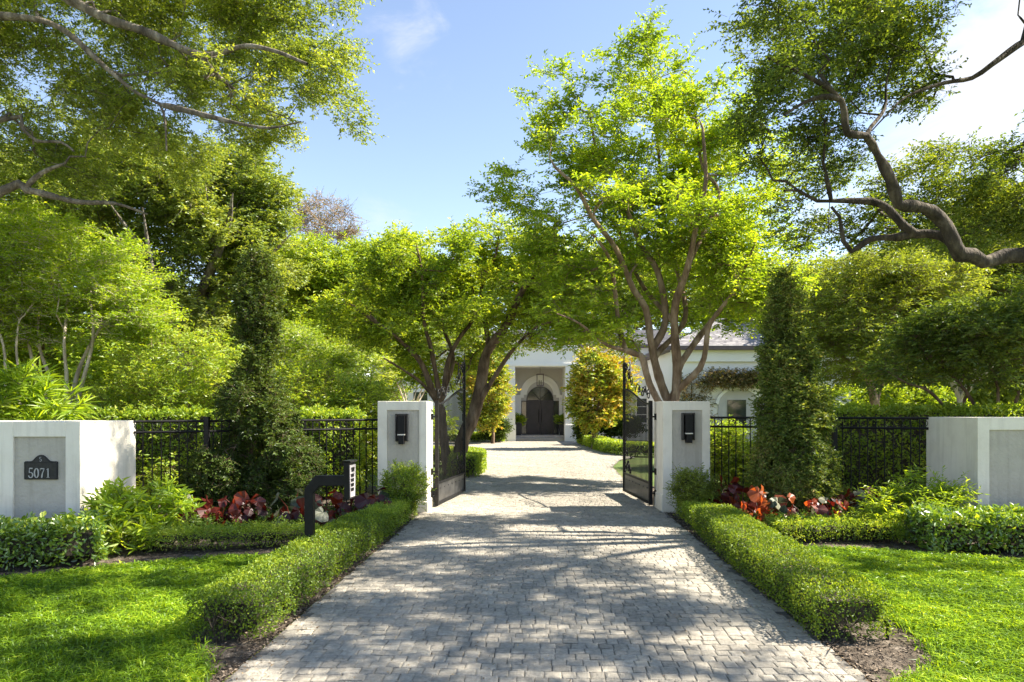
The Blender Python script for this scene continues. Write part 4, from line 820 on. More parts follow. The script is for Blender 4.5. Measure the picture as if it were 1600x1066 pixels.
# 4. great oak whose dark limb reaches in over the sunny lawn
r = RS(74)
T4 = np.array([(10.6, 9.4, -.1, .40), (10.3, 9.3, 1.6, .34), (9.6, 9.2, 3.0, .28)])
L4 = [T4, np.vstack([[(9.6, 9.2, 3.0, .22)], limb(.115, .016, (1660, 395, 9.1), (1600, 399, 9.1), (1570, 400, 9.15), (1538, 410, 9.1), (1520, 399, 9.1), (1500, 398, 9.1), (1488, 372, 9), (1478, 352, 9.05), (1455, 330, 9), (1430, 322, 8.95), (1404, 320, 8.9), (1398, 300, 8.9), (1391, 279, 8.8), (1372, 243, 8.8), (1353, 212, 8.7), (1324, 208, 8.6), (1315, 157, 8.5), (1280, 129, 8.4), (1248, 113, 8.3), (1200, 90, 8.2))]),
      limb(.04, .012, (1312, 153, 8.5), (1286, 151, 8.4), (1257, 160, 8.4), (1225, 180, 8.3)),
      limb(.028, .008, (1353, 208, 8.7), (1382, 170, 8.9), (1385, 130, 9.0), (1395, 90, 9.1)),
      np.vstack([[(9.9, 9.2, 4.6, .15)], limb(.05, .009, (1640, 50, 9.4), (1600, 65, 9.4), (1551, 100, 9.3), (1519, 122, 9.3), (1474, 130, 9.2), (1417, 151, 9.1), (1385, 180, 9.), (1362, 205, 9.))]),
      limb(.075, .02, (1500, 392, 9.1), (1470, 368, 9.4), (1430, 366, 9.5), (1404, 371, 9.6), (1359, 374, 9.6), (1331, 393, 9.6), (1318, 377, 9.6), (1312, 339, 9.6), (1299, 323, 9.6)),
      limb(.06, .015, (1423, 365, 9.5), (1379, 320, 9.6), (1340, 314, 9.6), (1299, 314, 9.6), (1277, 314, 9.6), (1248, 298, 9.6), (1225, 298, 9.5)),
      limb(.045, .02, (1299, 314, 9.6), (1292, 279, 9.5), (1286, 253, 9.5)),
            np.vstack([[(10.3, 9.3, 2.8, .2)], np.array([(11.0, 9.4, 5.0, .15), (10.2, 9.0, 7.2, .1), (8.8, 7.6, 8.0, .06), (7.4, 5.6, 7.4, .04), (5.9, 4.2, 6.5, .03)])]),
      np.vstack([[(9.9, 9.2, 4.6, .15)], np.array([(9.4, 9.0, 6.6, .12), (8.0, 8.6, 8.2, .07), (6.4, 8.4, 9.0, .04)])]),
      np.vstack([[(10.6, 9.4, 2.4, .2)], np.array([(11.8, 10.5, 5.0, .14), (12., 12., 7.4, .08)])])]
EL = [E(1270, 50, 110, 70, 9.2, 1.1), E(1220, 140, 70, 55, 8.9, .8), E(1360, 70, 95, 75, 9.8, .9), E(1300, 165, 70, 40, 9.6, .7), E(1190, 50, 55, 60, 8.8, .7), E(1420, 140, 45, 30, 9.8, .5), E(1440, 30, 60, 40, 9.8, .7),
      E(1500, 290, 110, 65, 10.8, 1.0), E(1560, 240, 80, 55, 11., 1.), E(1410, 265, 60, 50, 10.6, .7), E(1290, 250, 60, 45, 10.5, .7), E(1260, 340, 50, 40, 10.4, .6), E(1340, 345, 60, 35, 10.6, .6), E(1450, 355, 90, 35, 10.8, .8), E(1220, 240, 45, 60, 9.9, .7),
      (np.array((6.9, 6.6, 6.9)), np.array((2.0, 1.6, .6))), (np.array((7.6, 8.4, 8.2)), np.array((1.6, 1.2, .6))), (np.array((12, 11.5, 7.)), np.array((2, 2, 1.5))), (np.array((4.6, 7.2, 9.1)), np.array((2.0, 1.7, .5))), (np.array((5.6, 3.9, 5.9)), np.array((2.4, 1.7, .5))), (np.array((7.4, 5.6, 7.0)), np.array((1.8, 1.4, .5))), (np.array((2.0, 5.4, 8.2)), np.array((2.3, 1.8, .6))), (np.array((2.9, 9.1, 9.1)), np.array((1.6, .9, .5))), (np.array((12.3, 7.4, 7.3)), np.array((1.7, .35, .3))), (np.array((13.4, 4.9, 8.)), np.array((1.5, .7, .3))), (np.array((3.6, 5.0, 7.4)), np.array((1.6, 1.2, .4))),  # unseen crown clumps added out of view to cast dapple and shade streaks
      E(1560, 340, 80, 45, 11.2, 1.0), E(1330, 60, 120, 80, 10.2, 1.), E(1200, 160, 50, 50, 9.4, .6)]
C = sample_ells(EL, 1330, r, .46, 1.5, .35, .15)
oak('live_oak', 'great live oak sending a dark crooked limb over the sunny lawn', (10.6, 9.4, 0), L4, C, r, dict(OK, L=.058, W=.031, droop=.2, spread=.22), ('bark_oak', 'leaf_oakR'), np.array((9, 9, 5.)))
# 5. pale stemmed myrtles over the 5071 wall
def myrtle(label, stems, ells, n, seed, d, leaf, mats=('bark_pale', 'leaf_crape'), name='crape_myrtle', group='trees behind the entry walls', r0=.06):
    r = RS(seed); bx_ = stems[0][0][0]; lb = [limb(r0, r0 * .35, *s) for s in stems]; C = sample_ells(ells, n, r, .3, 1.4, .5, .15)
    b = P(*stems[0][0]); return make_tree(name, label, 'tree', (b[0], b[1], 0), lb, C, r, leaf, mats, .005, group, outc=P(stems[0][0][0], 560, d))
d = 13.5; gy_ = 645 + 1760 / d
MY = dict(spread=.26, ntw=10, k=11, tl=.32, L=.085, W=.034, flat=.35, droop=.02, up=1.4, twr=.003)
myrtle('pale stemmed myrtle fanning out behind the 5071 wall', [[(95, gy_, d), (92, 700, d), (80, 640, d), (55, 580, d), (40, 520, d), (20, 470, d)], [(98, gy_, d), (100, 700, d), (112, 620, d + .2), (130, 560, d + .3), (165, 500, d + .3), (200, 460, d)], [(92, gy_, d), (96, 680, d), (104, 600, d - .2), (100, 540, d - .3), (105, 470, d)], [(90, gy_, d), (85, 690, d), (88, 620, d), (62, 545, d), (60, 480, d)], [(100, gy_, d), (104, 690, d), (125, 610, d), (145, 530, d), (140, 460, d)]],
       [E(60, 440, 110, 65, d, 1.4), E(160, 450, 80, 55, d, 1.2), E(110, 390, 90, 40, d, 1.2), E(20, 500, 60, 45, d, 1.), E(205, 490, 50, 32, d, .8), E(130, 510, 90, 30, d, 1.), E(30, 370, 60, 45, d, 1.)], 420, 75, d, MY)
d = 12.8; gy_ = 645 + 1760 / d
myrtle('pale stemmed myrtle at the photo edge behind the 5071 wall', [[(20, gy_, d), (22, 700, d), (10, 620, d), (5, 540, d), (-20, 480, d)], [(24, gy_, d), (28, 680, d), (30, 600, d), (25, 540, d), (30, 500, d)], [(18, gy_, d), (10, 680, d), (-20, 600, d), (-50, 520, d)]], [E(-20, 450, 80, 60, d, 1.2), E(-80, 480, 80, 70, d, 1.2), E(10, 530, 40, 20, d, .6)], 160, 76, d, MY, r0=.05)
# 6. crooked dark tree over the blank wall
d = 13.; gy_ = 645 + 1760 / d
DK = dict(spread=.24, ntw=10, k=9, tl=.26, L=.085, W=.040, flat=.6, droop=.08, up=.9, twr=.003)
myrtle('low dark green tree with crooked crossing stems behind the blank wall', [[(1540, gy_, d), (1530, 700, d), (1525, 640, d), (1500, 600, d), (1470, 570, d), (1440, 545, d)], [(1545, gy_, d), (1548, 690, d), (1560, 630, d), (1555, 590, d), (1530, 550, d), (1510, 510, d)], [(1535, gy_, d), (1520, 690, d), (1480, 640, d), (1450, 610, d - .3), (1420, 600, d - .5), (1400, 590, d - .5)], [(1550, gy_, d), (1570, 680, d), (1590, 620, d), (1600, 560, d), (1590, 510, d)], [(1542, gy_, d), (1535, 660, d + .4), (1505, 640, d + .6), (1515, 590, d + .8), (1480, 540, d + .8)]],
       [E(1440, 560, 60, 38, d, .8), E(1500, 530, 75, 45, d, 1.2), E(1570, 500, 80, 55, d, 1.3), E(1400, 590, 28, 26, d - .4, .5), E(1540, 570, 60, 30, d, .8), E(1620, 560, 60, 60, d, 1.), E(1450, 515, 40, 25, d, .7)], 380, 77, d, DK, ('bark_brown', 'leaf_oakR'), 'crooked_tree', r0=.05)
# 7. background trees
def bgtree(label, px, d, ells, n, seed, mats, leaf, r0=.15, nl=6, trunk=.35, name='garden_tree', group='trees in the garden beyond the fences', gap=.3, traced=None, lean=(0, 0), tip=.007, cat='tree', shell=.6, gs=.8, rough=.15):
    r = RS(seed); C = sample_ells([E(*e) for e in ells], n, r, gap, gs, shell, rough, .3); b = (X(px, d), d, 0.)
    h = C[:, 2].max(); sp_ = (C[:, 0].max() - C[:, 0].min()) / 2; lb = traced if traced is not None else auto_limbs(b, nl, h, sp_, r0, r, trunk, lean)
    return make_tree(name, label, cat, b, lb, C, r, leaf, mats, tip, group, .4, .08, outc=np.array((b[0], d, h * .45)))
BG = dict(spread=.55, ntw=16, k=10, tl=.55, L=.15, W=.07, flat=.6, droop=.1, up=.9, twr=.004)
bgtree('large pale oak rising behind the myrtle and the dark column shrub', 287, 21, [(200, 330, 160, 75, 21, 3), (330, 320, 105, 70, 21, 2.5), (380, 400, 70, 70, 21, 2), (250, 440, 130, 60, 21, 2.5), (60, 330, 120, 90, 21, 3), (400, 300, 40, 30, 21, 1.), (330, 500, 60, 50, 21, 1.5), (260, 280, 160, 60, 21, 2.5), (370, 320, 80, 70, 21, 2.)], 1150, 81, ('bark_grey', 'leaf_bgoak'), dict(BG, spread=.42, L=.12, W=.06, tl=.42), .26, 8, .42, gap=.3)
bgtree('dense green tree filling the far edge behind the pale oak', 60, 30, [(40, 420, 200, 110, 30, 4), (160, 500, 160, 90, 30, 3), (250, 560, 140, 80, 29, 3), (-60, 500, 150, 150, 30, 3)], 500, 82, ('bark_brown', 'leaf_crape2'), dict(BG, spread=.7, L=.2, W=.1), .25)
bgtree('rounded yellow green tree between the dark column and the leaning gate tree', 500, 26, [(500, 430, 85, 48, 26, 2.5), (460, 480, 60, 70, 26, 2), (550, 470, 60, 60, 26, 2), (500, 530, 90, 50, 25, 2), (570, 420, 45, 35, 26, 1.5), (620, 410, 40, 40, 26, 1.5)], 600, 83, ('bark_brown', 'leaf_bright'), dict(BG, spread=.45, tl=.45, L=.14, W=.055), .14, gap=.3)
bgtree('pale thin stemmed tree low behind the bright rounded tree', 490, 22, [(480, 560, 70, 45, 22, 1.5), (560, 575, 50, 35, 22, 1.2), (430, 590, 40, 40, 22, 1.)], 160, 84, ('bark_pale', 'leaf_bright'), dict(BG, spread=.35, tl=.4, L=.12, W=.04), .06, 7, .2, gap=.4)
bgtree('tall olive green tree with a forked trunk beyond the hedge by the blank wall', 1365, 21, [(1350, 440, 75, 40, 21, 1.6), (1310, 500, 60, 55, 21, 1.4), (1400, 500, 65, 60, 21, 1.5), (1345, 560, 75, 40, 21, 1.4), (1450, 440, 60, 40, 21, 1.4)], 480, 85, ('bark_crape', 'leaf_olive'), dict(BG, spread=.4, ntw=10, tl=.45, L=.12, W=.045, droop=.25), gap=.42,
       traced=[limb(.14, .11, (1372, 728, 21), (1370, 650, 21), (1360, 600, 21), (1352, 575, 21)), limb(.09, .03, (1352, 575, 21), (1340, 540, 21), (1345, 490, 21), (1335, 440, 21)), limb(.07, .02, (1355, 585, 21), (1320, 560, 21.4), (1300, 530, 21.6), (1290, 480, 21.6)), limb(.07, .02, (1360, 600, 21), (1380, 540, 20.6), (1400, 480, 20.4), (1410, 430, 20.4)), limb(.06, .02, (1368, 640, 21), (1378, 600, 21.4), (1395, 560, 21.6), (1430, 500, 21.8))])
bgtree('tall pale stemmed tree standing above the dark crooked tree', 1500, 24, [(1500, 430, 110, 45, 24, 2), (1580, 440, 80, 60, 24, 2), (1430, 480, 60, 50, 24, 1.6), (1540, 500, 90, 45, 24, 2), (1500, 380, 100, 40, 24, 2)], 560, 86, ('bark_pale', 'leaf_olive'), dict(BG, spread=.45, tl=.5, L=.13, W=.05), .12, 9, .25, gap=.42)
bgtree('dense far green tree beyond the blank wall garden', 1480, 36, [(1420, 480, 170, 90, 36, 4), (1560, 420, 150, 110, 36, 4), (1300, 470, 90, 70, 36, 3), (1540, 560, 160, 60, 35, 3)], 480, 87, ('bark_brown', 'leaf_bgoak'), dict(BG, spread=.8, L=.24, W=.12), .25, gap=.25)
bgtree('broad low tree far behind the column shrub beyond the roof end', 1240, 40, [(1230, 500, 90, 60, 40, 4), (1290, 560, 80, 50, 40, 3)], 260, 88, ('bark_brown', 'leaf_bright'), dict(BG, spread=.8, L=.24, W=.12), .2, gap=.25)
r = RS(98); n_ = 1500; xx = -75 + 150 * r.rand(n_); yy = 64 + 10 * r.rand(n_); C = np.stack([xx, yy, r.rand(n_) * (5.5 + 2.2 * np.sin(xx * .23) + 1.4 * np.sin(xx * .61 + 2))], 1)
C = np.vstack([C, np.stack([(-1) ** np.arange(700) * (17 + 30 * r.rand(700)), 33 + 12 * r.rand(700), 6.0 * r.rand(700)], 1)])
g = Geo(); sprays(g, None, C, r, 1.3, 12, 8, 1.1, .42, .22, .8, .1, .7, tone_c=np.clip(.5 + .4 * wob(C, .25, 1), 0, 1)); tag(g.build('treeline', M['leaf_bgoak']), 'mass of far green trees closing the garden behind the house', 'trees', kind='stuff')
bgtree('bare topped tree with sparse reddish twigs against the sky', 505, 42, [(505, 345, 46, 38, 42, 2.), (470, 360, 20, 20, 42, 1.), (545, 370, 20, 15, 42, 1.)], 240, 89, ('bark_crape', 'leaf_vinewall'), dict(BG, spread=.45, ntw=5, k=2, tl=.7, L=.14, W=.07, twr=.013), .16, 9, .62, gap=.3, tip=.013, shell=.3)
bgtree('dark green tree standing far behind the house roof on the keypad side', 620, 58, [(620, 470, 130, 70, 58, 5), (540, 500, 120, 60, 56, 5), (480, 530, 90, 70, 54, 5)], 330, 90, ('bark_brown', 'leaf_crape2'), dict(BG, spread=1.2, tl=1., L=.36, W=.18), .3, gap=.25)
bgtree('dense green tree directly behind the house roof above the door', 950, 62, [(930, 450, 110, 50, 62, 6), (1050, 455, 130, 60, 62, 6), (820, 460, 90, 50, 62, 5), (1180, 465, 110, 55, 60, 5)], 480, 96, ('bark_brown', 'leaf_bgoak'), dict(BG, spread=1.3, tl=1., L=.36, W=.18), .3, gap=.2)
bgtree('loose yellow green tree in front of the house on the keypad side of the drive', 640, 30, [(640, 525, 60, 34, 30, 1.5), (590, 560, 45, 36, 30, 1.4), (700, 520, 50, 24, 31, 1.2), (600, 600, 30, 25, 30, 1.)], 230, 97, ('bark_pale', 'leaf_bright'), dict(BG, spread=.4, ntw=11, tl=.4, L=.15, W=.06), .07, 6, .25, gap=.42)
bgtree('dark green tree filling the gap beyond the myrtles', 330, 34, [(330, 560, 130, 90, 34, 3), (430, 590, 90, 60, 33, 3)], 300, 91, ('bark_brown', 'leaf_crape2'), dict(BG, spread=.8, L=.22, W=.11), .2, gap=.2)
MG = dict(spread=.26, ntw=7, k=7, tl=.34, L=.20, W=.085, flat=.9, droop=-.1, up=.5, twr=.006)
bgtree('yellow leaved magnolia in front of the house on the bench side of the door', 770, 36.5, [(762, 575, 26, 30, 36.5, .9), (762, 618, 30, 32, 36.5, 1.), (758, 652, 20, 14, 36.5, .7), (786, 628, 14, 12, 36.5, .5), (742, 600, 20, 30, 36.5, .8), (782, 590, 12, 14, 36.5, .4)], 330, 92, ('bark_brown', 'leaf_magnolia'), MG, .08, 5, .2, 'magnolia', 'yellow magnolias beside the house door', gap=.52, gs=2.2, shell=.4, rough=.42)
bgtree('larger orange and yellow leaved magnolia behind the curved low hedge', 928, 31, [(930, 578, 30, 32, 31, 1.), (938, 625, 40, 32, 31, 1.2), (962, 600, 24, 40, 31, .9), (928, 652, 24, 14, 31, .8), (912, 606, 18, 28, 31, .7), (906, 640, 12, 12, 31, .5)], 330, 93, ('bark_brown', 'leaf_magnolia'), MG, .11, 6, .2, 'magnolia', 'yellow magnolias beside the house door', gap=.52, gs=2.2, shell=.4, rough=.42)

# ------------------------------------------------------------------ house
HY0 = 39.6
root = base_empty('house', (0, 42, 0), 'white house with arched dark double door and grey tiled hip roof', 'house')
def hp(px, py, y): return P(px, py, y)
HB = 42.0
g = Geo()   # main walls around the recessed entry
xl, xr_ = -8.6, 15.2; el, er = X(805, HY0), X(883.5, HY0); zl = P(0, 573, HY0)[2]; ztop = 5.55
g.box(xl, X(789, HY0), HB - .6, HB + 9, -.1, ztop); g.box(X(899, HY0), xr_, HB - .6, HB + 9, -.1, ztop); g.box(X(789, HY0), X(899, HY0), HB + .25, HB + 9, -.1, ztop)
child(g, 'wall', M['house'], root)
g = Geo(); g.box(X(789, HY0) - .001, el, HY0, HB + .2, -.1, zl + 1.0); child(g, 'portico_column', M['house'], root, .01)
g = Geo(); g.box(er, X(899, HY0) + .001, HY0, HB + .2, -.1, zl + 1.0); child(g, 'portico_column', M['house'], root, .01)
for xa_, xb_ in ((X(789, HY0) - .06, el + .04), (er - .04, X(899, HY0) + .06)):
    g = Geo(); g.box(xa_, xb_, HY0 - .05, HY0 + .5, -.1, .95); child(g, 'column_base', M['house'], root, .01)
g = Geo(); g.box(el, er, HY0 + .003, HY0 + .5, zl, zl + 1.0); g.box(X(789, HY0) - .12, X(899, HY0) + .12, HY0 - .12, HB, zl + 1.0, zl + 1.22); g.box(el - .5, er + .5, HY0 - .05, HY0 + .003, zl + .03, zl + .2)
child(g, 'lintel', M['house'], root, .01)
g = Geo(); zd = .30
g.box(el + .002, er - .002, HB + .2, HB + .252, zd - .3, 4.6); child(g, 'entry_back_wall', M['house_grey'], root)
g = Geo(); g.box(el + .003, er - .003, HY0 + .51, HB + .2, zl + .06, zl + .12); child(g, 'entry_ceiling', M['house'], root)
# arch surround, transom, doors
xc = X(844, HB); ysur = HB + .17; zsp = P(0, 625, HB)[2]
def archband(g, xc, zc, r0, r1, y0, y1, n=24, sx=1.):
    for i in range(n):
        a0, a1 = math.pi * i / n, math.pi * (i + 1) / n; q = []
        for y in (y0, y1):
            for a in (a0, a1):
                for rr in (r0, r1): q.append((xc + rr * math.cos(a) * sx, y, zc + rr * math.sin(a)))
        g.add(q, [(0, 1, 3, 2), (1, 5, 7, 3), (0, 2, 6, 4), (4, 6, 7, 5)])
g = Geo(); archband(g, xc, P(0, 617, HB)[2], 1.0, 1.22, ysur - .08, HB + .2)
g.box(el + .004, xc - 1.0, ysur - .08, HB + .2, P(0, 620, HB)[2] - .06, P(0, 617, HB)[2]); g.box(xc + 1.0, er - .004, ysur - .08, HB + .2, P(0, 620, HB)[2] - .06, P(0, 617, HB)[2]); child(g, 'arch_moulding', M['house'], root)
g = Geo(); archband(g, xc, P(0, 617, HB)[2], .82, .998, ysur - .02, HB + .2)
g.box(xc - 1.0, xc - .998 + .0, ysur, HB + .2, zd, 2.6) 
g.box(el + .004, xc - 1.17, ysur - .02, HB + .2, zd, P(0, 620, HB)[2] - .06); g.box(xc + 1.17, er - .004, ysur - .02, HB + .2, zd, P(0, 620, HB)[2] - .06); child(g, 'entry_trim', M['house'], root)
tr = Geo(); n = 20; pts = [(xc, ysur + .0, zsp)] + [(xc + .80 * math.cos(math.pi * i / n), ysur + .0, zsp + .80 * math.sin(math.pi * i / n)) for i in range(n + 1)]
tr.add(pts, [(0, i + 1, i + 2) for i in range(n)]); to = child(tr, 'transom_window', M['glass'], root)
g = Geo(); archband(g, xc, zsp, .78, .83, ysur - .03, ysur + .01); g.box(xc - .83, xc + .83, ysur - .035, ysur + .01, zsp - .05, zsp + .0)
for a in (45, 90, 135): g.tube([(xc, ysur - .012, zsp), (xc + .79 * math.cos(math.radians(a)), ysur - .012, zsp + .79 * math.sin(math.radians(a)))], .012, 4)
child(g, 'transom_frame', M['door'], root)
for s in (-1, 1):
    g = Geo(); x0_, x1_ = sorted((xc + s * .006, xc + s * .82)); g.box(x0_, x1_, ysur - .06, ysur, zd + .01, zsp - .055); dr_ = child(g, 'door', M['door'], root, .008)
    g = Geo(); hx_ = xc + s * .09; g.tube([(hx_, ysur - .11, 1.05), (hx_, ysur - .11, 1.85)], .018, 6); h_ = g.build('handle', M['black']); h_.parent = dr_
    g = Geo(); x0_, x1_ = sorted((xc + s * .86, xc + s * 1.13)); g.box(x0_, x1_, ysur - .005, ysur + .01, zd + .05, zsp - .1); child(g, 'sidelight', M['glass'], root)
    g = Geo(); g.box(*sorted((xc + s * .825, xc + s * .86)), ysur - .03, ysur + .02, zd, zsp - .055); g.box(*sorted((xc + s * 1.13, xc + s * 1.168)), ysur - .03, ysur + .02, zd, zsp - .055); g.box(*sorted((xc + s * .862, xc + s * 1.128)), ysur - .028, ysur + .018, zsp - .098, zsp - .057); g.box(*sorted((xc + s * .862, xc + s * 1.128)), ysur - .028, ysur + .018, zd, zd + .05); child(g, 'sidelight_frame', M['door'], root)
g = Geo(); g.box(el + .005, er - .005, HY0 + .35, HB + .19, -.1, .15); g.box(el + .007, er - .007, HY0 + .75, HB + .188, .15, zd); child(g, 'steps', M['stone'], root, .01)
# windows
def window(x0, x1, z0, z1, y, cols=2, rows=3, mat='house'):
    g = Geo(); g.box(x0 - .08, x1 + .08, y - .05, y, z0 - .08, z0); g.box(x0 - .08, x1 + .08, y - .05, y, z1, z1 + .08); g.box(x0 - .08, x0, y - .05, y, z0, z1); g.box(x1, x1 + .08, y - .05, y, z0, z1)
    for i in range(1, cols): q = x0 + (x1 - x0) * i / cols; g.box(q - .03, q + .03, y - .04, y, z0, z1)
    for i in range(1, rows): q = z0 + (z1 - z0) * i / rows; g.box(x0, x1, y - .038, y, q - .02, q + .02)
    w_ = child(g, 'window', M[mat], root)
    for nm, gg, mm in (('pane', (x0, x1, y - .02, y - .004, z0, z1), 'glass'), ('sill', (x0 - .2, x1 + .2, y - .14, y - .051, z0 - .2, z0 - .08), 'house')):
        g = Geo(); g.box(*gg); o = g.build(nm, M[mm]); o.parent = w_
WY = HB - .6
window(X(738, WY) - .6, X(764, WY), 1.15, 2.55, WY); window(X(728, WY), X(748, WY), 4.0, 5.15, WY); window(X(646, WY), X(668, WY), 1.3, 2.9, WY); window(X(935, WY), X(968, WY), 1.05, 2.5, WY); window(X(995, WY), X(1030, WY), 1.05, 2.5, WY)
window(X(600, WY) - .3, X(622, WY), 1.3, 2.9, WY)
# roofs with tile courses
def roof(name, x0, x1, y0, y1, z0, h, over=.5, inset=None):
    g = Geo(); x0 -= over; x1 += over; y0 -= over; y1 += over; cy = (y0 + y1) / 2; ins = inset or (y1 - y0) / 2; n = 22; r_ = RS(9)
    for i in range(n):
        t0, t1 = i / n, (i + 1) / n; za, zb_ = z0 + h * t0 + .035, z0 + h * t1 + .0
        for side in range(4):
            def c(t, k):
                xa_, xb_ = x0 + ins * t, x1 - ins * t; ya_, yb_ = y0 + (cy - y0) * t, y1 - (y1 - cy) * t
                return [((xa_, ya_), (xb_, ya_)), ((xb_, ya_), (xb_, yb_)), ((xb_, yb_), (xa_, yb_)), ((xa_, yb_), (xa_, ya_))][side][k]
            m = 60 if side in (0, 2) else 22
            A0, B0, A1, B1 = map(np.array, (c(t0, 0), c(t0, 1), c(t1, 0), c(t1, 1)))
            for q in range(m):
                f0, f1 = q / m, (q + 1) / m; a0 = A0 + (B0 - A0) * f0; b0 = A0 + (B0 - A0) * f1; a1 = A1 + (B1 - A1) * f0; b1 = A1 + (B1 - A1) * f1; tn = np.clip(.5 + .28 * r_.randn(), 0, 1)
                g.add([(*a0, za), (*b0, za), (*b1, zb_), (*a1, zb_)], [(0, 1, 2, 3)], 0, tn); g.add([(*a0, za - .035), (*b0, za - .035), (*b0, za), (*a0, za)], [(0, 1, 2, 3)], 0, 0.)
    child(g, name, M['roof'], root)
    g = Geo(); g.box(x0, x1, y0, y1, z0 - .18, z0 - .001); child(g, 'eaves', M['gutter'], root)
    g = Geo(); g.box(x0 + over - .15, x1 - over + .15, y0 + over - .15, y0 + over - .001, z0 - .75, z0 - .181); child(g, 'cornice', M['house'], root)
roof('roof', xl, xr_, HB - .6, HB + 9, ztop + .19, 1.5)
# side wing with the vine covered arch
wy = 34.5; wx0, wx1 = X(1052, wy), X(1330, wy); zw = P(0, 548, wy)[2]
g = Geo(); g.box(wx0, wx1, wy, wy + 6.8, -.1, zw); child(g, 'wing_wall', M['house'], root)
roof('wing_roof', wx0, wx1, wy, wy + 6.8, zw + .19, 1.9, .45)
ax0, ax1 = X(1122, wy), X(1186, wy); axc = (ax0 + ax1) / 2; ar = (ax1 - ax0) / 2; zsp2 = P(0, 632, wy)[2]
g = Geo()
for i in range(20):
    a0, a1 = math.pi * i / 20, math.pi * (i + 1) / 20
    g.add([(axc, wy - .05, zsp2), (axc + ar * math.cos(a0), wy - .05, zsp2 + ar * .75 * math.sin(a0)), (axc + ar * math.cos(a1), wy - .05, zsp2 + ar * .75 * math.sin(a1))], [(0, 1, 2)])
g.box(ax0, ax1, wy - .05, wy - .001, 0, zsp2 - .001); child(g, 'arch_recess', M['house_grey'], root)
g = Geo()
for i in range(20):
    a0, a1 = math.pi * i / 20, math.pi * (i + 1) / 20; q = []
    for y in (wy - .12, wy - .002):
        for a in (a0, a1):
            for rr in (1., 1.16): q.append((axc + ar * rr * math.cos(a), y, zsp2 + ar * .75 * rr * math.sin(a)))
    g.add(q, [(0, 1, 3, 2), (1, 5, 7, 3), (0, 2, 6, 4)])
g.box(ax0 - .5, ax1 + .7, wy - .14, wy - .002, P(0, 606, wy)[2], P(0, 602, wy)[2]); child(g, 'arch_trim', M['house'], root)
g = Geo(); g.box(X(1136, wy), X(1165, wy), wy - .09, wy - .051, .9, P(0, 625, wy)[2]); child(g, 'arch_window', M['glass'], root)
# wall vine
r = RS(95); N = 420; t = r.rand(N); vx = X(1060, wy) + (X(1190, wy) + 2.5 - X(1060, wy)) * t; vz = P(0, 592, wy)[2] + (r.rand(N) - .5) * .65; low = (t < .24) & (r.rand(N) < .75); vz = np.where(low, P(0, 600, wy)[2] - r.rand(N) * 2.6, vz)
C = np.stack([vx, wy - .25 - .12 * r.rand(N), vz], 1); rt = base_empty('wall_vine', (X(1075, wy), wy - .2, 0), 'reddish green vine trained along the wing wall above the arch', 'vine'); gl = Geo(); gw = Geo()
gw = grow([np.array([(X(1075, wy), wy - .12, 0, .04), (X(1078, wy), wy - .12, 1.5, .035), (X(1080, wy), wy - .12, 3.1, .03)]), np.array([(X(1080, wy), wy - .12, 3.1, .03), (X(1130, wy), wy - .12, 3.3, .02), (X(1230, wy), wy - .12, 3.3, .01)])], C, r, .006, .3)
sprays(gl, gw, C, r, .2, 6, 7, .22, .09, .05, 1., .0, .4); child(gw, 'stems', M['twig'], rt); child(gl, 'leaves', M['leaf_vinewall'], rt)

# lantern, pots, bench, garden hedges by the house
lx, ly = X(844, 41), 41.; z1, z0_ = P(0, 585.5, 41)[2], P(0, 602, 41)[2]
root = base_empty('hanging_lantern', (lx, ly, z0_), 'square brass lantern hanging on a rod in front of the arched door', 'lantern')
g = Geo(); hw = .19
for sx in (-1, 1):
    for sy in (-1, 1): g.box(lx + sx * hw - .018, lx + sx * hw + .018, ly + sy * hw - .018, ly + sy * hw + .018, z0_, z1)
g.box(lx - hw - .03, lx + hw + .03, ly - hw - .03, ly + hw + .03, z1 + .001, z1 + .04); g.box(lx - hw - .02, lx + hw + .02, ly - hw - .02, ly + hw + .02, z0_ - .035, z0_ - .001)
child(g, 'frame', M['gutter'], root)
g = Geo(); g.tube([(lx, ly, z1 + .04), (lx, ly, zl + .06)], .012, 5); child(g, 'rod', M['gutter'], root)
g = Geo()
for a in (-.06, .06): g.tube([(lx + a, ly, z0_), (lx + a, ly, z0_ + .3)], .025, 6)
child(g, 'candles', M['leaf_silver'], root)
def pot(px, label, mat, seed):
    x, y = X(px, 41), 40.9; root = base_empty('potted_plant', (x, y, .301), label, 'planter', 'potted plants either side of the door')
    g = Geo()
    v = []; 
    for s, z in ((.17, .301), (.24, 1.10), (.20, 1.10), (.18, 1.04)): v += [(x - s, y - s, z), (x + s, y - s, z), (x + s, y + s, z), (x - s, y + s, z)]
    g.add(v, [(k_ * 4 + i, k_ * 4 + (i + 1) % 4, k_ * 4 + 4 + (i + 1) % 4, k_ * 4 + 4 + i) for k_ in range(3) for i in range(4)] + [(12, 13, 14, 15)]); child(g, 'pot', M['pot'], root)
    r = RS(seed); g = Geo(); N = 240; a = r.rand(N) * 6.283; b = np.stack([x + .05 * np.cos(a), y + .05 * np.sin(a), np.full(N, 1.04)], 1) + r.randn(N, 3) * np.array([[.08, .08, .12]]) + np.array([[0, 0, .15]])
    dd = np.stack([np.cos(a), np.sin(a), .2 + 1.2 * r.rand(N)], 1); put_leaves(g, b, dd, np.array([[0, 0, 1.]]) + r.randn(N, 3) * .2, .32 + .2 * r.rand(N), .05, r.rand(N), True, droop=.4); child(g, 'foliage', M[mat], root)
pot(809.5, 'fern in a tall black pot on the magnolia bench side of the door', 'leaf_crape', 61); pot(879, 'yellow green fern in a tall black pot below the doorbell', 'leaf_bright', 62)
bxx, by_ = X(748, 40), 40.2
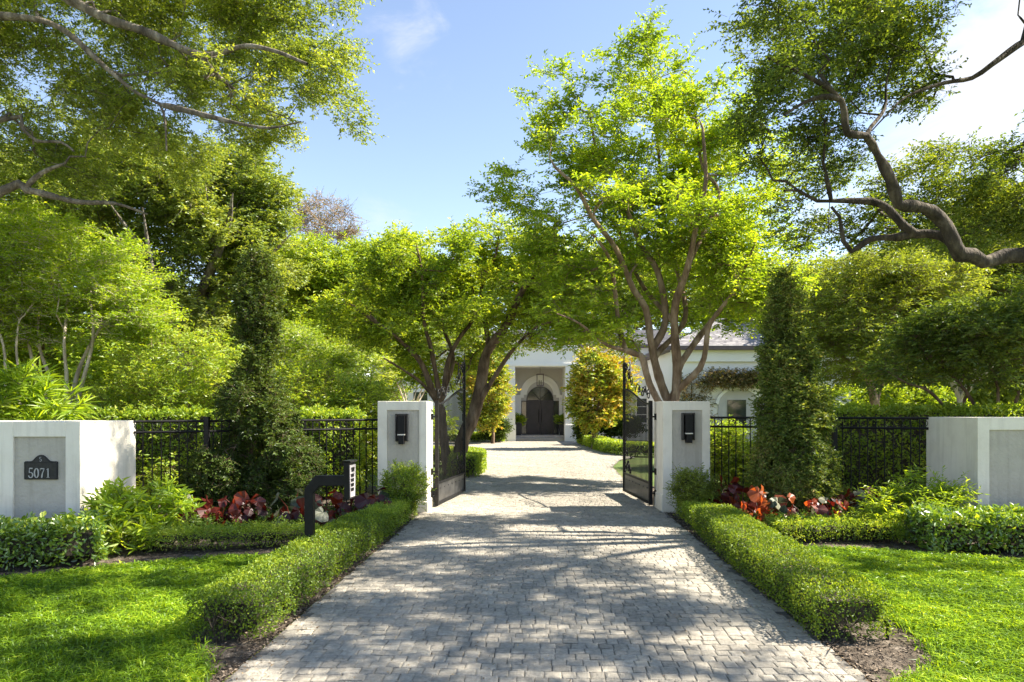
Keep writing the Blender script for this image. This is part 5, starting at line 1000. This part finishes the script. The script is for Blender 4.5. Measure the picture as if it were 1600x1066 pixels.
root = base_empty('garden_bench', (bxx, by_, 0), 'small white bench under the house window', 'bench')
g = Geo(); g.box(bxx - .62, bxx + .62, by_ - .22, by_ + .22, .42, .47); child(g, 'seat', M['house'], root)
for sx in (-1, 1):
    for sy in (-1, 1): g = Geo(); g.box(bxx + sx * .55 - .035, bxx + sx * .55 + .035, by_ + sy * .17 - .035, by_ + sy * .17 + .035, -.04, .419); child(g, 'leg', M['house'], root)
g = Geo(); g.box(bxx - .62, bxx + .62, by_ + .20, by_ + .24, .48, .60); child(g, 'backrest', M['house'], root)
hedge('court_hedge', 'low clipped hedge under the house window beside the bench', [(-6.0, 39.0), (-3.0, 38.9), (-.45, 38.8)], .8, .5, 64, 'leaf_crape', 260, .09, .05, 'clipped hedges around the inner court')
hedge('court_hedge', 'low clipped hedge curving from the portico to the gate in front of the magnolia', [(3.9, 37.2), (3.98, 32.0), (4.15, 28.2), (4.7, 26.4), (6.2, 25.9), (9.5, 25.8)], .7, .48, 65, 'leaf_bright', 420, .08, .045, 'clipped hedges around the inner court')
hedge('court_hedge', 'low clipped island hedge seen through the gate leaf on the keypad side', [(-1.25, 17.3), (-1.15, 19.8), (-1.6, 21.4), (-3.4, 22.3), (-6.0, 22.6)], .75, .55, 66, 'leaf_bright', 700, .05, .03, 'clipped hedges around the inner court')
BS = dict(BG, spread=.25, ntw=6, tl=.3, L=.14, W=.06)
shrub('house_shrub', 'dark green bush against the portico column below the magnolia', (X(773, 38), 38.2), [(P(773, 668, 38), np.array((.55, .5, .55))), ], 120, 67, ('twig', 'leaf_dark'), BS, 'bushes along the house front', step=.3)
shrub('house_shrub', 'dark green bush behind the larger magnolia', (X(958, 36), 36.2), [(P(965, 665, 36), np.array((1.2, .6, .55))), (P(915, 672, 35), np.array((.5, .4, .4)))], 200, 68, ('twig', 'leaf_dark'), BS, 'bushes along the house front', step=.3)
shrub('house_shrub', 'bright bush in front of the house wall behind the leaning tree', (X(655, 34), 34.), [(P(640, 660, 34), np.array((2.2, .8, .9))), (P(600, 630, 34), np.array((1.2, .8, 1.2)))], 260, 69, ('twig', 'leaf_bright'), BS, 'bushes along the house front', step=.35)
shrub('house_shrub', 'spreading bush in the garden beyond the tall clipped hedge', (X(1330, 27), 27.), [(P(1330, 640, 27), np.array((2.6, 1., .9))), (P(1430, 640, 27), np.array((2.2, 1., 1.)))], 300, 70, ('twig', 'leaf_crape2'), BS, 'bushes along the house front', step=.35)
